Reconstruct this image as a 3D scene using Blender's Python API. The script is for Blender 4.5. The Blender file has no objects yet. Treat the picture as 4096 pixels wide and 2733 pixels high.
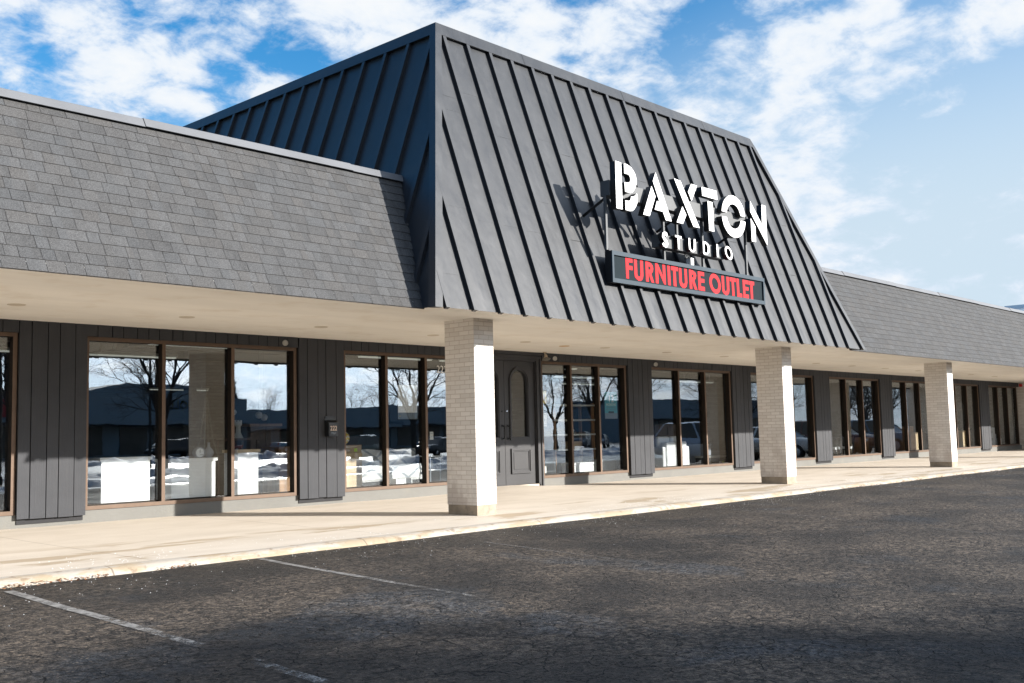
import bpy, bmesh, math, random
from mathutils import Vector, Matrix, noise
random.seed(7)
S = bpy.context.scene
COL = S.collection
R = math.radians
# settings
SUN_E = 5.0
EXPO = 1.12
SKY_S = .10
SKY_SAT = 1.45
CLOUD_L = 4.0
GLOW = 5.5
CLOUD_SEED = 3.7
COVER = .055
BLOBS = [((0.786, 0.498, 0.365), 0.13, -0.3), ((0.568, 0.752, 0.335), 0.09, -0.22), ((0.497, 0.79, 0.359), 0.05, -0.18), ((0.357, 0.88, 0.313), 0.05, -0.14), ((0.815, 0.474, 0.333), 0.06, -0.2), ((0.914, 0.292, 0.281), 0.17, -0.3), ((0.908, 0.367, 0.201), 0.09, -0.2), ((0.874, 0.436, 0.215), 0.06, -0.12), ((0.939, 0.287, 0.192), 0.14, -0.3), ((0.772, 0.553, 0.312), 0.05, -0.12), ((0.591, 0.715, 0.374), 0.05, -0.1), ((0.442, 0.823, 0.357), 0.13, 0.16), ((0.412, 0.857, 0.311), 0.1, 0.16), ((0.521, 0.791, 0.32), 0.06, 0.14), ((0.67, 0.638, 0.381), 0.13, 0.2), ((0.749, 0.561, 0.352), 0.09, 0.2), ((0.856, 0.399, 0.328), 0.1, 0.16), ((0.897, 0.283, 0.34), 0.06, 0.12), ((0.882, 0.364, 0.298), 0.06, 0.14), ((0.881, 0.321, 0.347), 0.09, 0.26), ((0.839, 0.459, 0.291), 0.09, 0.1), ((0.875, 0.416, 0.246), 0.06, 0.14), ((0.798, 0.512, 0.319), 0.08, 0.16), ((0.9, 0.367, 0.235), 0.035, 0.32), ((0.903, 0.33, 0.273), 0.03, 0.24)]
# sign outlines (X, Z in metres)
BIG=[['B',[[(2.273,5.394),(2.429,5.393),(2.428,4.64),(2.27,4.64)],[(2.504,5.392),(2.58,5.393),(2.656,5.375),(2.725,5.34),(2.78,5.291),(2.815,5.234),(2.83,5.174),(2.824,5.118),(2.799,5.059),(2.757,5.002),(2.71,4.963),(2.657,4.938),(2.511,4.938),(2.503,5.091),(2.615,5.098),(2.648,5.117),(2.665,5.154),(2.656,5.2),(2.622,5.229),(2.584,5.234),(2.506,5.232)],[(2.825,4.958),(2.842,4.91),(2.843,4.863),(2.83,4.806),(2.794,4.743),(2.739,4.684),(2.686,4.652),(2.628,4.642),(2.511,4.644),(2.507,4.797),(2.611,4.801),(2.651,4.826),(2.669,4.883),(2.725,4.89),(2.778,4.915),(2.812,4.948)]]],['A',[[(3.37,5.395),(3.792,4.632),(3.621,4.63),(3.546,4.76),(3.311,4.766),(3.381,4.916),(3.453,4.919),(3.285,5.237)],[(3.243,5.146),(3.344,4.987),(3.162,4.636),(2.983,4.637)]]],['X',[[(3.909,5.383),(4.097,5.374),(4.644,4.63),(4.449,4.63)],[(4.427,5.374),(4.609,5.37),(4.421,5.076),(4.32,5.219)],[(4.13,4.935),(4.24,4.805),(4.127,4.635),(3.941,4.64)]]],['T',[[(4.756,5.375),(5.246,5.377),(5.255,5.217),(4.766,5.22)],[(4.933,5.149),(5.094,5.15),(5.111,4.625),(4.95,4.627)]]],['O',[[(6.2,5.037),(6.185,5.106),(6.157,5.171),(6.117,5.23),(6.066,5.282),(6.007,5.323),(5.94,5.354),(5.869,5.373),(5.795,5.38),(5.721,5.373),(5.649,5.354),(5.583,5.323),(5.523,5.282),(5.472,5.23),(5.432,5.171),(5.404,5.106),(5.389,5.037),(5.555,5.037),(5.567,5.075),(5.585,5.109),(5.61,5.141),(5.64,5.168),(5.674,5.19),(5.713,5.206),(5.753,5.216),(5.795,5.219),(5.836,5.216),(5.877,5.206),(5.915,5.19),(5.949,5.168),(5.979,5.141),(6.004,5.109),(6.022,5.075),(6.034,5.037)],[(6.2,4.947),(6.185,4.879),(6.157,4.814),(6.117,4.754),(6.066,4.703),(6.007,4.661),(5.94,4.63),(5.869,4.611),(5.795,4.605),(5.721,4.611),(5.649,4.63),(5.583,4.661),(5.523,4.703),(5.472,4.754),(5.432,4.814),(5.404,4.879),(5.389,4.947),(5.555,4.947),(5.567,4.91),(5.585,4.875),(5.61,4.844),(5.64,4.817),(5.674,4.795),(5.713,4.779),(5.753,4.769),(5.795,4.766),(5.836,4.769),(5.877,4.779),(5.915,4.795),(5.949,4.817),(5.979,4.844),(6.004,4.875),(6.022,4.91),(6.034,4.947)]]],['N',[[(6.401,5.372),(6.809,4.975),(6.819,5.362),(6.973,5.359),(6.978,4.599),(6.391,5.169)],[(6.397,5.048),(6.557,4.907),(6.555,4.614),(6.406,4.612)]]]]
SMALL=[['S',[[(3.614,4.351),(3.601,4.371),(3.574,4.376),(3.553,4.367),(3.549,4.357),(3.573,4.331),(3.631,4.29),(3.667,4.24),(3.639,4.182),(3.584,4.166),(3.529,4.18),(3.493,4.213),(3.535,4.255),(3.557,4.23),(3.584,4.224),(3.605,4.228),(3.609,4.23),(3.593,4.246),(3.535,4.287),(3.493,4.341),(3.509,4.405),(3.566,4.434),(3.629,4.423),(3.66,4.387)]]],['T',[[(3.875,4.413),(4.065,4.412),(4.065,4.376),(3.997,4.377),(3.995,4.184),(3.951,4.187),(3.947,4.379),(3.876,4.381)]]],['U',[[(4.281,4.413),(4.325,4.413),(4.329,4.255),(4.346,4.22),(4.384,4.208),(4.42,4.224),(4.432,4.259),(4.443,4.414),(4.492,4.414),(4.487,4.257),(4.466,4.209),(4.405,4.18),(4.339,4.19),(4.29,4.226),(4.279,4.282)]]],['D',[[(4.724,4.412),(4.812,4.413),(4.887,4.388),(4.927,4.342),(4.933,4.283),(4.905,4.221),(4.849,4.185),(4.727,4.186)],[(4.772,4.378),(4.81,4.379),(4.854,4.359),(4.878,4.311),(4.869,4.251),(4.836,4.213),(4.771,4.218)]]],['I',[[(5.164,4.412),(5.211,4.414),(5.217,4.183),(5.17,4.187)]]],['O',[[(5.69,4.291),(5.694,4.264),(5.692,4.24),(5.683,4.218),(5.668,4.201),(5.649,4.188),(5.625,4.181),(5.598,4.18),(5.57,4.185),(5.542,4.195),(5.515,4.211),(5.491,4.231),(5.471,4.254),(5.455,4.28),(5.445,4.307),(5.441,4.333),(5.444,4.357),(5.452,4.379),(5.467,4.396),(5.486,4.409),(5.51,4.416),(5.536,4.417),(5.564,4.413),(5.592,4.402),(5.619,4.387),(5.644,4.367),(5.665,4.343),(5.68,4.318)],[(5.642,4.294),(5.644,4.276),(5.642,4.258),(5.636,4.243),(5.627,4.231),(5.615,4.222),(5.601,4.217),(5.585,4.216),(5.568,4.219),(5.551,4.226),(5.535,4.237),(5.52,4.251),(5.508,4.267),(5.499,4.285),(5.493,4.303),(5.491,4.322),(5.493,4.339),(5.498,4.354),(5.507,4.366),(5.519,4.375),(5.533,4.381),(5.549,4.382),(5.566,4.379),(5.583,4.372),(5.6,4.361),(5.614,4.347),(5.627,4.331),(5.636,4.313)]]]]
RED=[[(2.696,3.925),(2.884,3.926),(2.883,3.858),(2.776,3.859),(2.776,3.803),(2.88,3.805),(2.881,3.737),(2.775,3.738),(2.776,3.592),(2.703,3.592)],[(2.924,3.922),(3.004,3.923),(3.007,3.68),(3.027,3.654),(3.056,3.648),(3.086,3.663),(3.096,3.696),(3.092,3.923),(3.173,3.922),(3.173,3.675),(3.149,3.616),(3.099,3.585),(3.04,3.581),(2.977,3.604),(2.938,3.638),(2.928,3.68)],[(3.241,3.924),(3.329,3.922),(3.401,3.905),(3.447,3.867),(3.459,3.818),(3.441,3.765),(3.397,3.732),(3.473,3.586),(3.394,3.588),(3.32,3.732),(3.321,3.59),(3.241,3.591)],[(3.316,3.85),(3.355,3.848),(3.382,3.828),(3.377,3.806),(3.346,3.792),(3.318,3.79)],[(3.515,3.92),(3.592,3.921),(3.735,3.718),(3.727,3.921),(3.805,3.919),(3.812,3.587),(3.759,3.59),(3.598,3.81),(3.599,3.586),(3.519,3.588)],[(3.868,3.919),(3.944,3.918),(3.954,3.585),(3.874,3.588)],[(3.976,3.92),(4.182,3.92),(4.18,3.85),(4.115,3.851),(4.124,3.584),(4.04,3.586),(4.036,3.852),(3.975,3.853)],[(4.21,3.914),(4.288,3.915),(4.292,3.689),(4.309,3.661),(4.34,3.647),(4.37,3.653),(4.386,3.677),(4.378,3.916),(4.454,3.916),(4.46,3.679),(4.433,3.61),(4.372,3.575),(4.299,3.582),(4.243,3.614),(4.218,3.665)],[(4.524,3.918),(4.64,3.913),(4.721,3.884),(4.747,3.831),(4.728,3.779),(4.68,3.737),(4.767,3.579),(4.684,3.582),(4.604,3.717),(4.609,3.583),(4.531,3.584)],[(4.605,3.843),(4.65,3.837),(4.668,3.815),(4.646,3.788),(4.606,3.784)],[(4.799,3.914),(5.001,3.914),(5.0,3.843),(4.877,3.846),(4.878,3.793),(5.004,3.792),(5.002,3.724),(4.884,3.726),(4.887,3.655),(5.009,3.653),(5.012,3.579),(4.805,3.583)],[(5.536,3.73),(5.534,3.691),(5.523,3.654),(5.503,3.621),(5.475,3.595),(5.441,3.577),(5.402,3.566),(5.361,3.565),(5.32,3.573),(5.28,3.589),(5.243,3.612),(5.212,3.643),(5.188,3.678),(5.172,3.716),(5.165,3.756),(5.167,3.795),(5.178,3.831),(5.198,3.864),(5.225,3.89),(5.258,3.909),(5.296,3.919),(5.337,3.921),(5.379,3.914),(5.419,3.899),(5.456,3.875),(5.488,3.845),(5.513,3.809),(5.529,3.77)],[(5.457,3.736),(5.457,3.713),(5.451,3.691),(5.441,3.672),(5.426,3.657),(5.407,3.646),(5.385,3.64),(5.362,3.639),(5.338,3.644),(5.315,3.653),(5.293,3.667),(5.275,3.685),(5.26,3.705),(5.25,3.728),(5.245,3.751),(5.245,3.774),(5.251,3.795),(5.261,3.814),(5.276,3.829),(5.295,3.84),(5.316,3.846),(5.339,3.847),(5.363,3.843),(5.387,3.834),(5.408,3.82),(5.427,3.802),(5.442,3.781),(5.452,3.759)],[(5.577,3.909),(5.659,3.909),(5.658,3.668),(5.68,3.64),(5.712,3.636),(5.739,3.654),(5.749,3.69),(5.746,3.909),(5.832,3.908),(5.829,3.662),(5.808,3.604),(5.746,3.567),(5.687,3.569),(5.63,3.592),(5.594,3.628),(5.582,3.682)],[(5.855,3.908),(6.06,3.907),(6.059,3.837),(5.992,3.838),(6.007,3.573),(5.927,3.575),(5.919,3.838),(5.855,3.837)],[(6.091,3.907),(6.172,3.906),(6.177,3.642),(6.272,3.639),(6.273,3.571),(6.1,3.571)],[(6.308,3.906),(6.515,3.905),(6.513,3.835),(6.387,3.835),(6.387,3.781),(6.511,3.779),(6.508,3.716),(6.388,3.717),(6.389,3.64),(6.516,3.64),(6.514,3.571),(6.314,3.573)],[(6.524,3.903),(6.727,3.902),(6.725,3.833),(6.662,3.834),(6.667,3.568),(6.586,3.57),(6.582,3.834),(6.521,3.835)]]
# ---------------------------------------------------------------- helpers
WL = {}
def tag(o, label=None, cat=None, group=None, kind=None):
    if label: o['label'] = label
    if cat: o['category'] = cat
    if group: o['group'] = group
    if kind: o['kind'] = kind
    return o
def empty(name, loc, label, cat, group=None, rz=0):
    o = bpy.data.objects.new(name, None); COL.objects.link(o)
    o.location = loc; o.rotation_euler = (0, 0, rz); o.empty_display_size = .2
    WL[o.name] = Vector(loc)
    return tag(o, label, cat, group)
class MB:
    """collects faces (world coordinates) and links them as ONE mesh object"""
    def __init__(s): s.v = []; s.f = []; s.m = []; s.uv = []; s.col = []
    def face(s, pts, m=0, uv=None, col=None):
        i = len(s.v); s.v += [tuple(p) for p in pts]; s.f.append(tuple(range(i, i+len(pts)))); s.m.append(m)
        s.uv.append(uv or [(0, 0)]*len(pts)); s.col.append(col or (1, 1, 1, 1))
    def box(s, a, b, m=0, skip='', col=None):
        x0, y0, z0 = a; x1, y1, z1 = b
        F = {'b': [(x0,y0,z0),(x0,y1,z0),(x1,y1,z0),(x1,y0,z0)], 't': [(x0,y0,z1),(x1,y0,z1),(x1,y1,z1),(x0,y1,z1)],
             'f': [(x0,y0,z0),(x1,y0,z0),(x1,y0,z1),(x0,y0,z1)], 'k': [(x1,y1,z0),(x0,y1,z0),(x0,y1,z1),(x1,y1,z1)],
             'l': [(x0,y1,z0),(x0,y0,z0),(x0,y0,z1),(x0,y1,z1)], 'r': [(x1,y0,z0),(x1,y1,z0),(x1,y1,z1),(x1,y0,z1)]}
        for k, q in F.items():
            if k not in skip: s.face(q, m, col=col)
    def cyl(s, p, q, r0, r1=None, n=10, m=0, caps=True):
        r1 = r0 if r1 is None else r1
        p = Vector(p); q = Vector(q); d = (q-p).normalized()
        a = d.orthogonal().normalized(); b = d.cross(a)
        A = [p+(a*math.cos(t)+b*math.sin(t))*r0 for t in [2*math.pi*i/n for i in range(n)]]
        B = [q+(a*math.cos(t)+b*math.sin(t))*r1 for t in [2*math.pi*i/n for i in range(n)]]
        for i in range(n): s.face([A[i], A[(i+1) % n], B[(i+1) % n], B[i]], m)
        if caps: s.face(A[::-1], m); s.face(B, m)
    def lathe(s, c, prof, axis='z', n=16, m=0):
        """prof: list of (radius, height)"""
        c = Vector(c)
        def P(r, h, t):
            x, y = r*math.cos(t), r*math.sin(t)
            return c+(Vector((x, y, h)) if axis == 'z' else Vector((x, -h, y)) if axis == 'y' else Vector((h, x, y)))
        for (r0, h0), (r1, h1) in zip(prof[:-1], prof[1:]):
            for i in range(n):
                t0 = 2*math.pi*i/n; t1 = 2*math.pi*(i+1)/n
                q = [P(r0, h0, t0), P(r0, h0, t1), P(r1, h1, t1), P(r1, h1, t0)]
                if r0 < 1e-6: q = q[1:]
                elif r1 < 1e-6: q = q[:3]
                s.face(q, m)
    def build(s, name, mats, parent=None, smooth=False, loc=None, merge=False):
        o0 = Vector(loc) if loc is not None else (WL[parent.name] if parent else Vector((0, 0, 0)))
        me = bpy.data.meshes.new(name)
        me.from_pydata([tuple(Vector(p)-o0) for p in s.v], [], s.f)
        for mt in (mats if isinstance(mats, (list, tuple)) else [mats]): me.materials.append(mt)
        me.polygons.foreach_set('material_index', s.m)
        u = me.uv_layers.new(name='UVMap')
        fl = [c for q in s.uv for p in q for c in p]; u.data.foreach_set('uv', fl)
        if any(c != (1, 1, 1, 1) for c in s.col):
            ca = me.color_attributes.new('Col', 'FLOAT_COLOR', 'CORNER')
            ca.data.foreach_set('color', [x for c, f in zip(s.col, s.f) for _ in f for x in c])
        if merge or smooth:
            bm = bmesh.new(); bm.from_mesh(me); bmesh.ops.remove_doubles(bm, verts=bm.verts, dist=1e-5)
            bmesh.ops.recalc_face_normals(bm, faces=bm.faces); bm.to_mesh(me); bm.free()
        if smooth: me.polygons.foreach_set('use_smooth', [True]*len(me.polygons))
        me.update()
        o = bpy.data.objects.new(name, me); COL.objects.link(o)
        if parent: o.parent = parent; WL[o.name] = WL[parent.name].copy()
        else: o.location = o0; WL[o.name] = o0.copy()
        return o
def copy_tree(o, parent=None):
    c = o.copy(); COL.objects.link(c); c.parent = parent
    WL[c.name] = WL[o.name].copy()
    for ch in list(o.children): copy_tree(ch, c)
    return c
def poly_mesh(loops, y, depth, mats, name, parent, side=1):
    """closed outlines in the XZ plane (holes allowed) made solid: front face at Y=y, going back by depth"""
    cu = bpy.data.curves.new(name, 'CURVE'); cu.dimensions = '2D'; cu.fill_mode = 'BOTH'; cu.extrude = depth/2
    for lp in loops:
        sp = cu.splines.new('POLY'); sp.points.add(len(lp)-1)
        for p, (a, b) in zip(sp.points, lp): p.co = (a, b, 0, 1)
        sp.use_cyclic_u = True
    return curve_to(cu, y, depth, mats, name, parent)
def curve_to(cu, y, depth, mats, name, parent, off=(0, 0)):
    t = bpy.data.objects.new(name, cu); COL.objects.link(t)
    dg = bpy.context.evaluated_depsgraph_get()
    me = bpy.data.meshes.new_from_object(t.evaluated_get(dg))
    bpy.data.objects.remove(t)
    o0 = WL[parent.name] if parent else Vector((0, 0, 0))
    for v in me.vertices:
        x, yy, z = v.co
        v.co = Vector((x+off[0], y+depth/2-z, yy+off[1]))-o0
    me.materials.clear()
    for mt in mats: me.materials.append(mt)
    me.update()
    for p in me.polygons:
        p.material_index = 0 if (p.normal.y < -.7 or len(mats) == 1) else 1
    o = bpy.data.objects.new(name, me); COL.objects.link(o)
    if parent: o.parent = parent; WL[o.name] = o0.copy()
    return o
def text(body, x, z, size, y, mat, parent, name='lettering', depth=.004, sx=1.0, align='LEFT'):
    cu = bpy.data.curves.new(name, 'FONT'); cu.body = body; cu.size = size; cu.extrude = depth/2; cu.align_x = align
    cu.resolution_u = 3
    o = curve_to(cu, y, depth, [mat], name, parent)
    o0 = WL[parent.name] if parent else Vector((0, 0, 0))
    for v in o.data.vertices:
        v.co.x = (v.co.x+o0.x)*sx+x-o0.x; v.co.z = v.co.z+z
    return o
# ---------------------------------------------------------------- materials
class NT:
    def __init__(s, m): s.t = m.node_tree; s.n = s.t.nodes; s.l = s.t.links
    def __call__(s, kind, **k):
        nd = s.n.new('ShaderNode'+kind)
        for a, v in k.items():
            if a.startswith('i_'):
                key = a[2:]; key = int(key) if key.isdigit() else key.replace('_', ' ')
                s.set(nd, key, v)
            else: setattr(nd, a, v)
        return nd
    def set(s, nd, key, v):
        sk = nd.inputs[key]
        if isinstance(v, bpy.types.NodeSocket): s.l.new(v, sk)
        elif isinstance(v, bpy.types.Node): s.l.new(v.outputs[0], sk)
        else:
            if sk.type == 'RGBA' and len(v) == 3: v = (*v, 1)
            sk.default_value = v
    def math(s, op, a, b=None, c=None, clamp=False):
        nd = s.n.new('ShaderNodeMath'); nd.operation = op; nd.use_clamp = clamp
        s.set(nd, 0, a)
        if b is not None: s.set(nd, 1, b)
        if c is not None: s.set(nd, 2, c)
        return nd.outputs[0]
    def mix(s, f, a, b, blend='MIX'):
        nd = s.n.new('ShaderNodeMix'); nd.data_type = 'RGBA'; nd.blend_type = blend
        for i, v in ((0, f), (6, a), (7, b)): s.set(nd, i, v)
        return nd.outputs[2]
    def ramp(s, f, stops):
        nd = s.n.new('ShaderNodeValToRGB'); cr = nd.color_ramp
        while len(cr.elements) > len(stops): cr.elements.remove(cr.elements[-1])
        while len(cr.elements) < len(stops): cr.elements.new(.5)
        for e, (p, c) in zip(cr.elements, stops):
            e.position = p; e.color = (c, c, c, 1) if not isinstance(c, tuple) else (*c, 1)
        s.set(nd, 0, f); return nd.outputs[0]
    def sm(s, v, a, b):     # smoothstep a..b -> 0..1
        nd = s.n.new('ShaderNodeMapRange'); nd.interpolation_type = 'SMOOTHSTEP'
        s.set(nd, 0, v); nd.inputs[1].default_value = a; nd.inputs[2].default_value = b
        return nd.outputs[0]
    def noise(s, vec, scale, detail=4, rough=.55, dist=0):
        nd = s('TexNoise'); s.set(nd, 'Vector', vec); nd.inputs['Scale'].default_value = scale
        nd.inputs['Detail'].default_value = detail; nd.inputs['Roughness'].default_value = rough
        nd.inputs['Distortion'].default_value = dist
        return nd.outputs[0]
    def scale(s, vec, sc):
        nd = s('Mapping'); s.set(nd, 'Vector', vec); nd.inputs['Scale'].default_value = sc; return nd.outputs[0]
def newmat(name):
    m = bpy.data.materials.new(name); m.use_nodes = True
    t = NT(m); b = t.n['Principled BSDF']
    return m, t, b
def obj_co(t): return t('TexCoord').outputs['Object']
def mat(name, col, rough=.6, metal=0, var=.12, vs=3.0, bump=0, bs=60, spec=.4, streak=None, grime=None):
    """plain painted/real material: base colour with mottling, fine bump"""
    m, t, b = newmat(name)
    co = t('NewGeometry').outputs['Position']
    if streak: co2 = t.scale(co, streak)
    else: co2 = co
    n1 = t.noise(co2, vs, 6, .6)
    c = t.mix(t.sm(n1, .3, .7), tuple(x*(1-var) for x in col), tuple(min(1, x*(1+var)) for x in col))
    if grime:
        n2 = t.noise(co, grime[1], 5, .6)
        c = t.mix(t.math('MULTIPLY', t.sm(n2, .5, .75), grime[2]), c, grime[0])
    t.set(b, 'Base Color', c); b.inputs['Roughness'].default_value = rough
    b.inputs['Metallic'].default_value = metal; b.inputs['Specular IOR Level'].default_value = spec
    if bump:
        nb = t.noise(co2, bs, 4, .6)
        bp = t('Bump'); bp.inputs['Strength'].default_value = bump; bp.inputs['Distance'].default_value = .01
        t.set(bp, 'Height', nb); t.set(b, 'Normal', bp)
    return m
def emis(name, col, st):
    m, t, b = newmat(name); t.set(b, 'Base Color', col); t.set(b, 'Emission Color', col); b.inputs['Emission Strength'].default_value = st
    return m
M = {}
# asphalt -------------------------------------------------------------
def mk_asphalt():
    m, t, b = newmat('asphalt')
    co = t('NewGeometry').outputs['Position']
    sx = t('SeparateXYZ'); t.set(sx, 0, co); X, Y = sx.outputs[0], sx.outputs[1]
    big = t.noise(co, .45, 5, .6); fine = t.noise(co, 70, 3, .75)
    patchy = t.sm(t.noise(t.scale(co, (.8, 1.1, 1)), .62, 5, .6), .36, .64)
    base = t.mix(t.sm(big, .35, .65), (.0125, .0118, .0122), (.033, .028, .0245))
    cool = t.math('MULTIPLY', t.sm(t.noise(co, .55, 4, .6, .3), .55, .66), .8)
    base = t.mix(cool, base, (.018, .022, .028))
    g1 = t.noise(co, 15, 8, .82); g2 = t.noise(co, 5.5, 6, .75)
    base = t.mix(t.math('MULTIPLY', t.sm(g1, .44, .60), t.math('MULTIPLY_ADD', patchy, .80, .06)), base, t.mix(cool, (.185, .146, .112), (.112, .122, .136)))
    base = t.mix(t.math('MULTIPLY', t.sm(g2, .50, .68), t.math('MULTIPLY', patchy, .7)), base, (.13, .104, .082))
    v = t('TexVoronoi'); t.set(v, 'Vector', co); v.inputs['Scale'].default_value = 42
    stone = t.math('MULTIPLY', t.sm(t.math('MULTIPLY', v.outputs['Color'], 1.0), .55, .9), t.math('SUBTRACT', 1.0, t.sm(v.outputs['Distance'], .25, .55)))
    rub = patchy
    base = t.mix(t.math('MULTIPLY', stone, t.math('MULTIPLY_ADD', rub, .65, .30)), base, (.21, .165, .125))
    pit = t.sm(t.noise(t.scale(co, (1, 1.3, 1)), 20, 5, .78), .53, .66)
    base = t.mix(t.math('MULTIPLY', pit, .8), base, (.006, .006, .007))
    wv = t.mix(.25, co, t('TexNoise', i_Vector=co, i_Scale=3.5, i_Detail=6.).outputs[1], 'ADD')
    vc = t('TexVoronoi', feature='DISTANCE_TO_EDGE'); t.set(vc, 'Vector', t.scale(wv, (1, 1.6, 1))); vc.inputs['Scale'].default_value = 3.4
    brk = t.sm(t.noise(co, 6, 3, .6), .45, .57)
    away = t.math('SUBTRACT', 1.0, t.sm(Y, -4.2, -2.4))
    crack = t.math('MULTIPLY', t.math('MULTIPLY', t.math('SUBTRACT', 1.0, t.sm(vc.outputs[0], .006, .035)), brk), away)
    base = t.mix(crack, base, (.005, .005, .006))
    # wet melt band along the kerb, irregular
    wn = t.math('MULTIPLY_ADD', t.noise(co, .7, 5, .6), 2.4, -1.2)
    wet = t.sm(t.math('ADD', Y, wn), -2.7, -1.6)
    wet2 = t.math('MULTIPLY', t.sm(t.noise(t.scale(co, (.5, 1, 1)), .55, 4, .55), .56, .64), .8)
    wetm = t.math('MAXIMUM', t.math('MULTIPLY', wet, .8), wet2)
    base = t.mix(wetm, base, t.mix(.5, base, (.010, .010, .010)))
    t.set(b, 'Base Color', base)
    t.set(b, 'Roughness', t.math('MULTIPLY_ADD', wetm, -.22, .86)); b.inputs['Specular IOR Level'].default_value = .35
    h = t.math('ADD', t.math('MULTIPLY', fine, .5), t.math('MULTIPLY', pit, -1.8))
    h = t.math('ADD', h, t.math('MULTIPLY', stone, .25))
    h = t.math('ADD', h, t.math('MULTIPLY', crack, -1.6))
    h = t.math('ADD', h, t.math('MULTIPLY', t.noise(t.scale(co, (1, 1.7, 1)), 7, 5, .65), 2.6))
    bp = t('Bump'); bp.inputs['Strength'].default_value = 1.0; bp.inputs['Distance'].default_value = .022
    t.set(bp, 'Height', h); t.set(b, 'Normal', bp)
    return m
M['asphalt'] = mk_asphalt()
def mk_walk():
    m, t, b = newmat('walk_concrete')
    co = t('NewGeometry').outputs['Position']
    sx = t('SeparateXYZ'); t.set(sx, 0, co); X, Y = sx.outputs[0], sx.outputs[1]
    n1 = t.noise(t.scale(co, (.5, 1.4, 1)), 1.3, 6, .6); n2 = t.noise(co, 90, 3, .7)
    c = t.mix(t.sm(n1, .35, .7), (.60, .54, .465), (.53, .47, .395))
    c = t.mix(t.math('MULTIPLY', t.sm(n2, .5, .72), .35), c, (.36, .29, .22))
    st = t.sm(t.noise(t.scale(co, (.36, 1.5, 1)), 1.1, 5, .6, .3), .54, .61)
    st = t.math('MULTIPLY', st, t.math('SUBTRACT', 1.0, t.sm(Y, .2, 1.6)))
    c = t.mix(t.math('MULTIPLY', st, .8), c, (.36, .285, .195))
    # control joints
    jx = t.math('ABSOLUTE', t.math('SUBTRACT', t.math('FRACT', t.math('DIVIDE', t.math('ADD', X, .9), 3.05)), .5))
    j = t.math('SUBTRACT', 1.0, t.sm(jx, .0012, .0032))
    c = t.mix(t.math('MULTIPLY', j, .5), c, (.12, .09, .06))
    t.set(b, 'Base Color', c); b.inputs['Roughness'].default_value = .85; b.inputs['Specular IOR Level'].default_value = .25
    bp = t('Bump'); bp.inputs['Strength'].default_value = .35; bp.inputs['Distance'].default_value = .006
    t.set(bp, 'Height', t.math('ADD', n2, t.math('MULTIPLY', t.noise(co, 25, 3, .6), .7))); t.set(b, 'Normal', bp)
    return m
M['walk'] = mk_walk()
def mk_kerb():
    m, t, b = newmat('kerb_concrete')
    co = t('NewGeometry').outputs['Position']
    n1 = t.noise(t.scale(co, (.6, 2, 2)), 3, 6, .65); n2 = t.noise(co, 70, 3, .7)
    sx = t('SeparateXYZ'); t.set(sx, 0, co)
    c = t.mix(t.sm(n1, .46, .58), (.37, .335, .29), (.33, .265, .185))
    c = t.mix(t.math('MULTIPLY', t.sm(t.noise(co, 9, 4, .6), .56, .7), .75), c, (.20, .145, .095))
    jx = t.math('ABSOLUTE', t.math('SUBTRACT', t.math('FRACT', t.math('DIVIDE', t.math('ADD', sx.outputs[0], 1.4), 3.05)), .5))
    c = t.mix(t.math('MULTIPLY', t.math('SUBTRACT', 1.0, t.sm(jx, .0015, .004)), .7), c, (.12, .09, .06))
    t.set(b, 'Base Color', c); b.inputs['Roughness'].default_value = .9
    bp = t('Bump'); bp.inputs['Strength'].default_value = .5; bp.inputs['Distance'].default_value = .01
    t.set(bp, 'Height', t.math('ADD', n2, t.noise(co, 20, 3, .6))); t.set(b, 'Normal', bp)
    return m
M['kerb'] = mk_kerb()
def mk_brick():
    m, t, b = newmat('cream_brick')
    uv = t('TexCoord').outputs['UV']; co = t('NewGeometry').outputs['Position']
    br = t('TexBrick'); t.set(br, 'Vector', uv); br.offset = .5; br.offset_frequency = 2; br.squash = 1
    for k, v in (('Scale', 1), ('Mortar Size', .0045), ('Mortar Smooth', .15), ('Bias', 0), ('Brick Width', .2033), ('Row Height', .0655)): br.inputs[k].default_value = v
    br.inputs['Color1'].default_value = (.70, .655, .60, 1); br.inputs['Color2'].default_value = (.82, .775, .72, 1); br.inputs['Mortar'].default_value = (.58, .515, .455, 1)
    sp = t.noise(co, 130, 3, .7); n1 = t.noise(co, 2.5, 5, .6)
    c = t.mix(t.math('MULTIPLY', t.sm(sp, .52, .75), .35), br.outputs['Color'], (.40, .32, .26))
    sx = t('SeparateXYZ'); t.set(sx, 0, co)
    low = t.math('MULTIPLY', t.math('SUBTRACT', 1.0, t.sm(sx.outputs[2], .2, 1.5)), t.sm(n1, .42, .62))
    c = t.mix(t.math('MULTIPLY', low, .45), c, (.36, .29, .245))
    t.set(b, 'Base Color', c); b.inputs['Roughness'].default_value = .88; b.inputs['Specular IOR Level'].default_value = .2
    bp = t('Bump'); bp.inputs['Strength'].default_value = .7; bp.inputs['Distance'].default_value = .006
    h = t.math('ADD', t.math('MULTIPLY', br.outputs['Fac'], -1.0), t.math('MULTIPLY', sp, .35)); t.set(bp, 'Height', h); t.set(b, 'Normal', bp)
    return m
M['brick'] = mk_brick()
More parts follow.
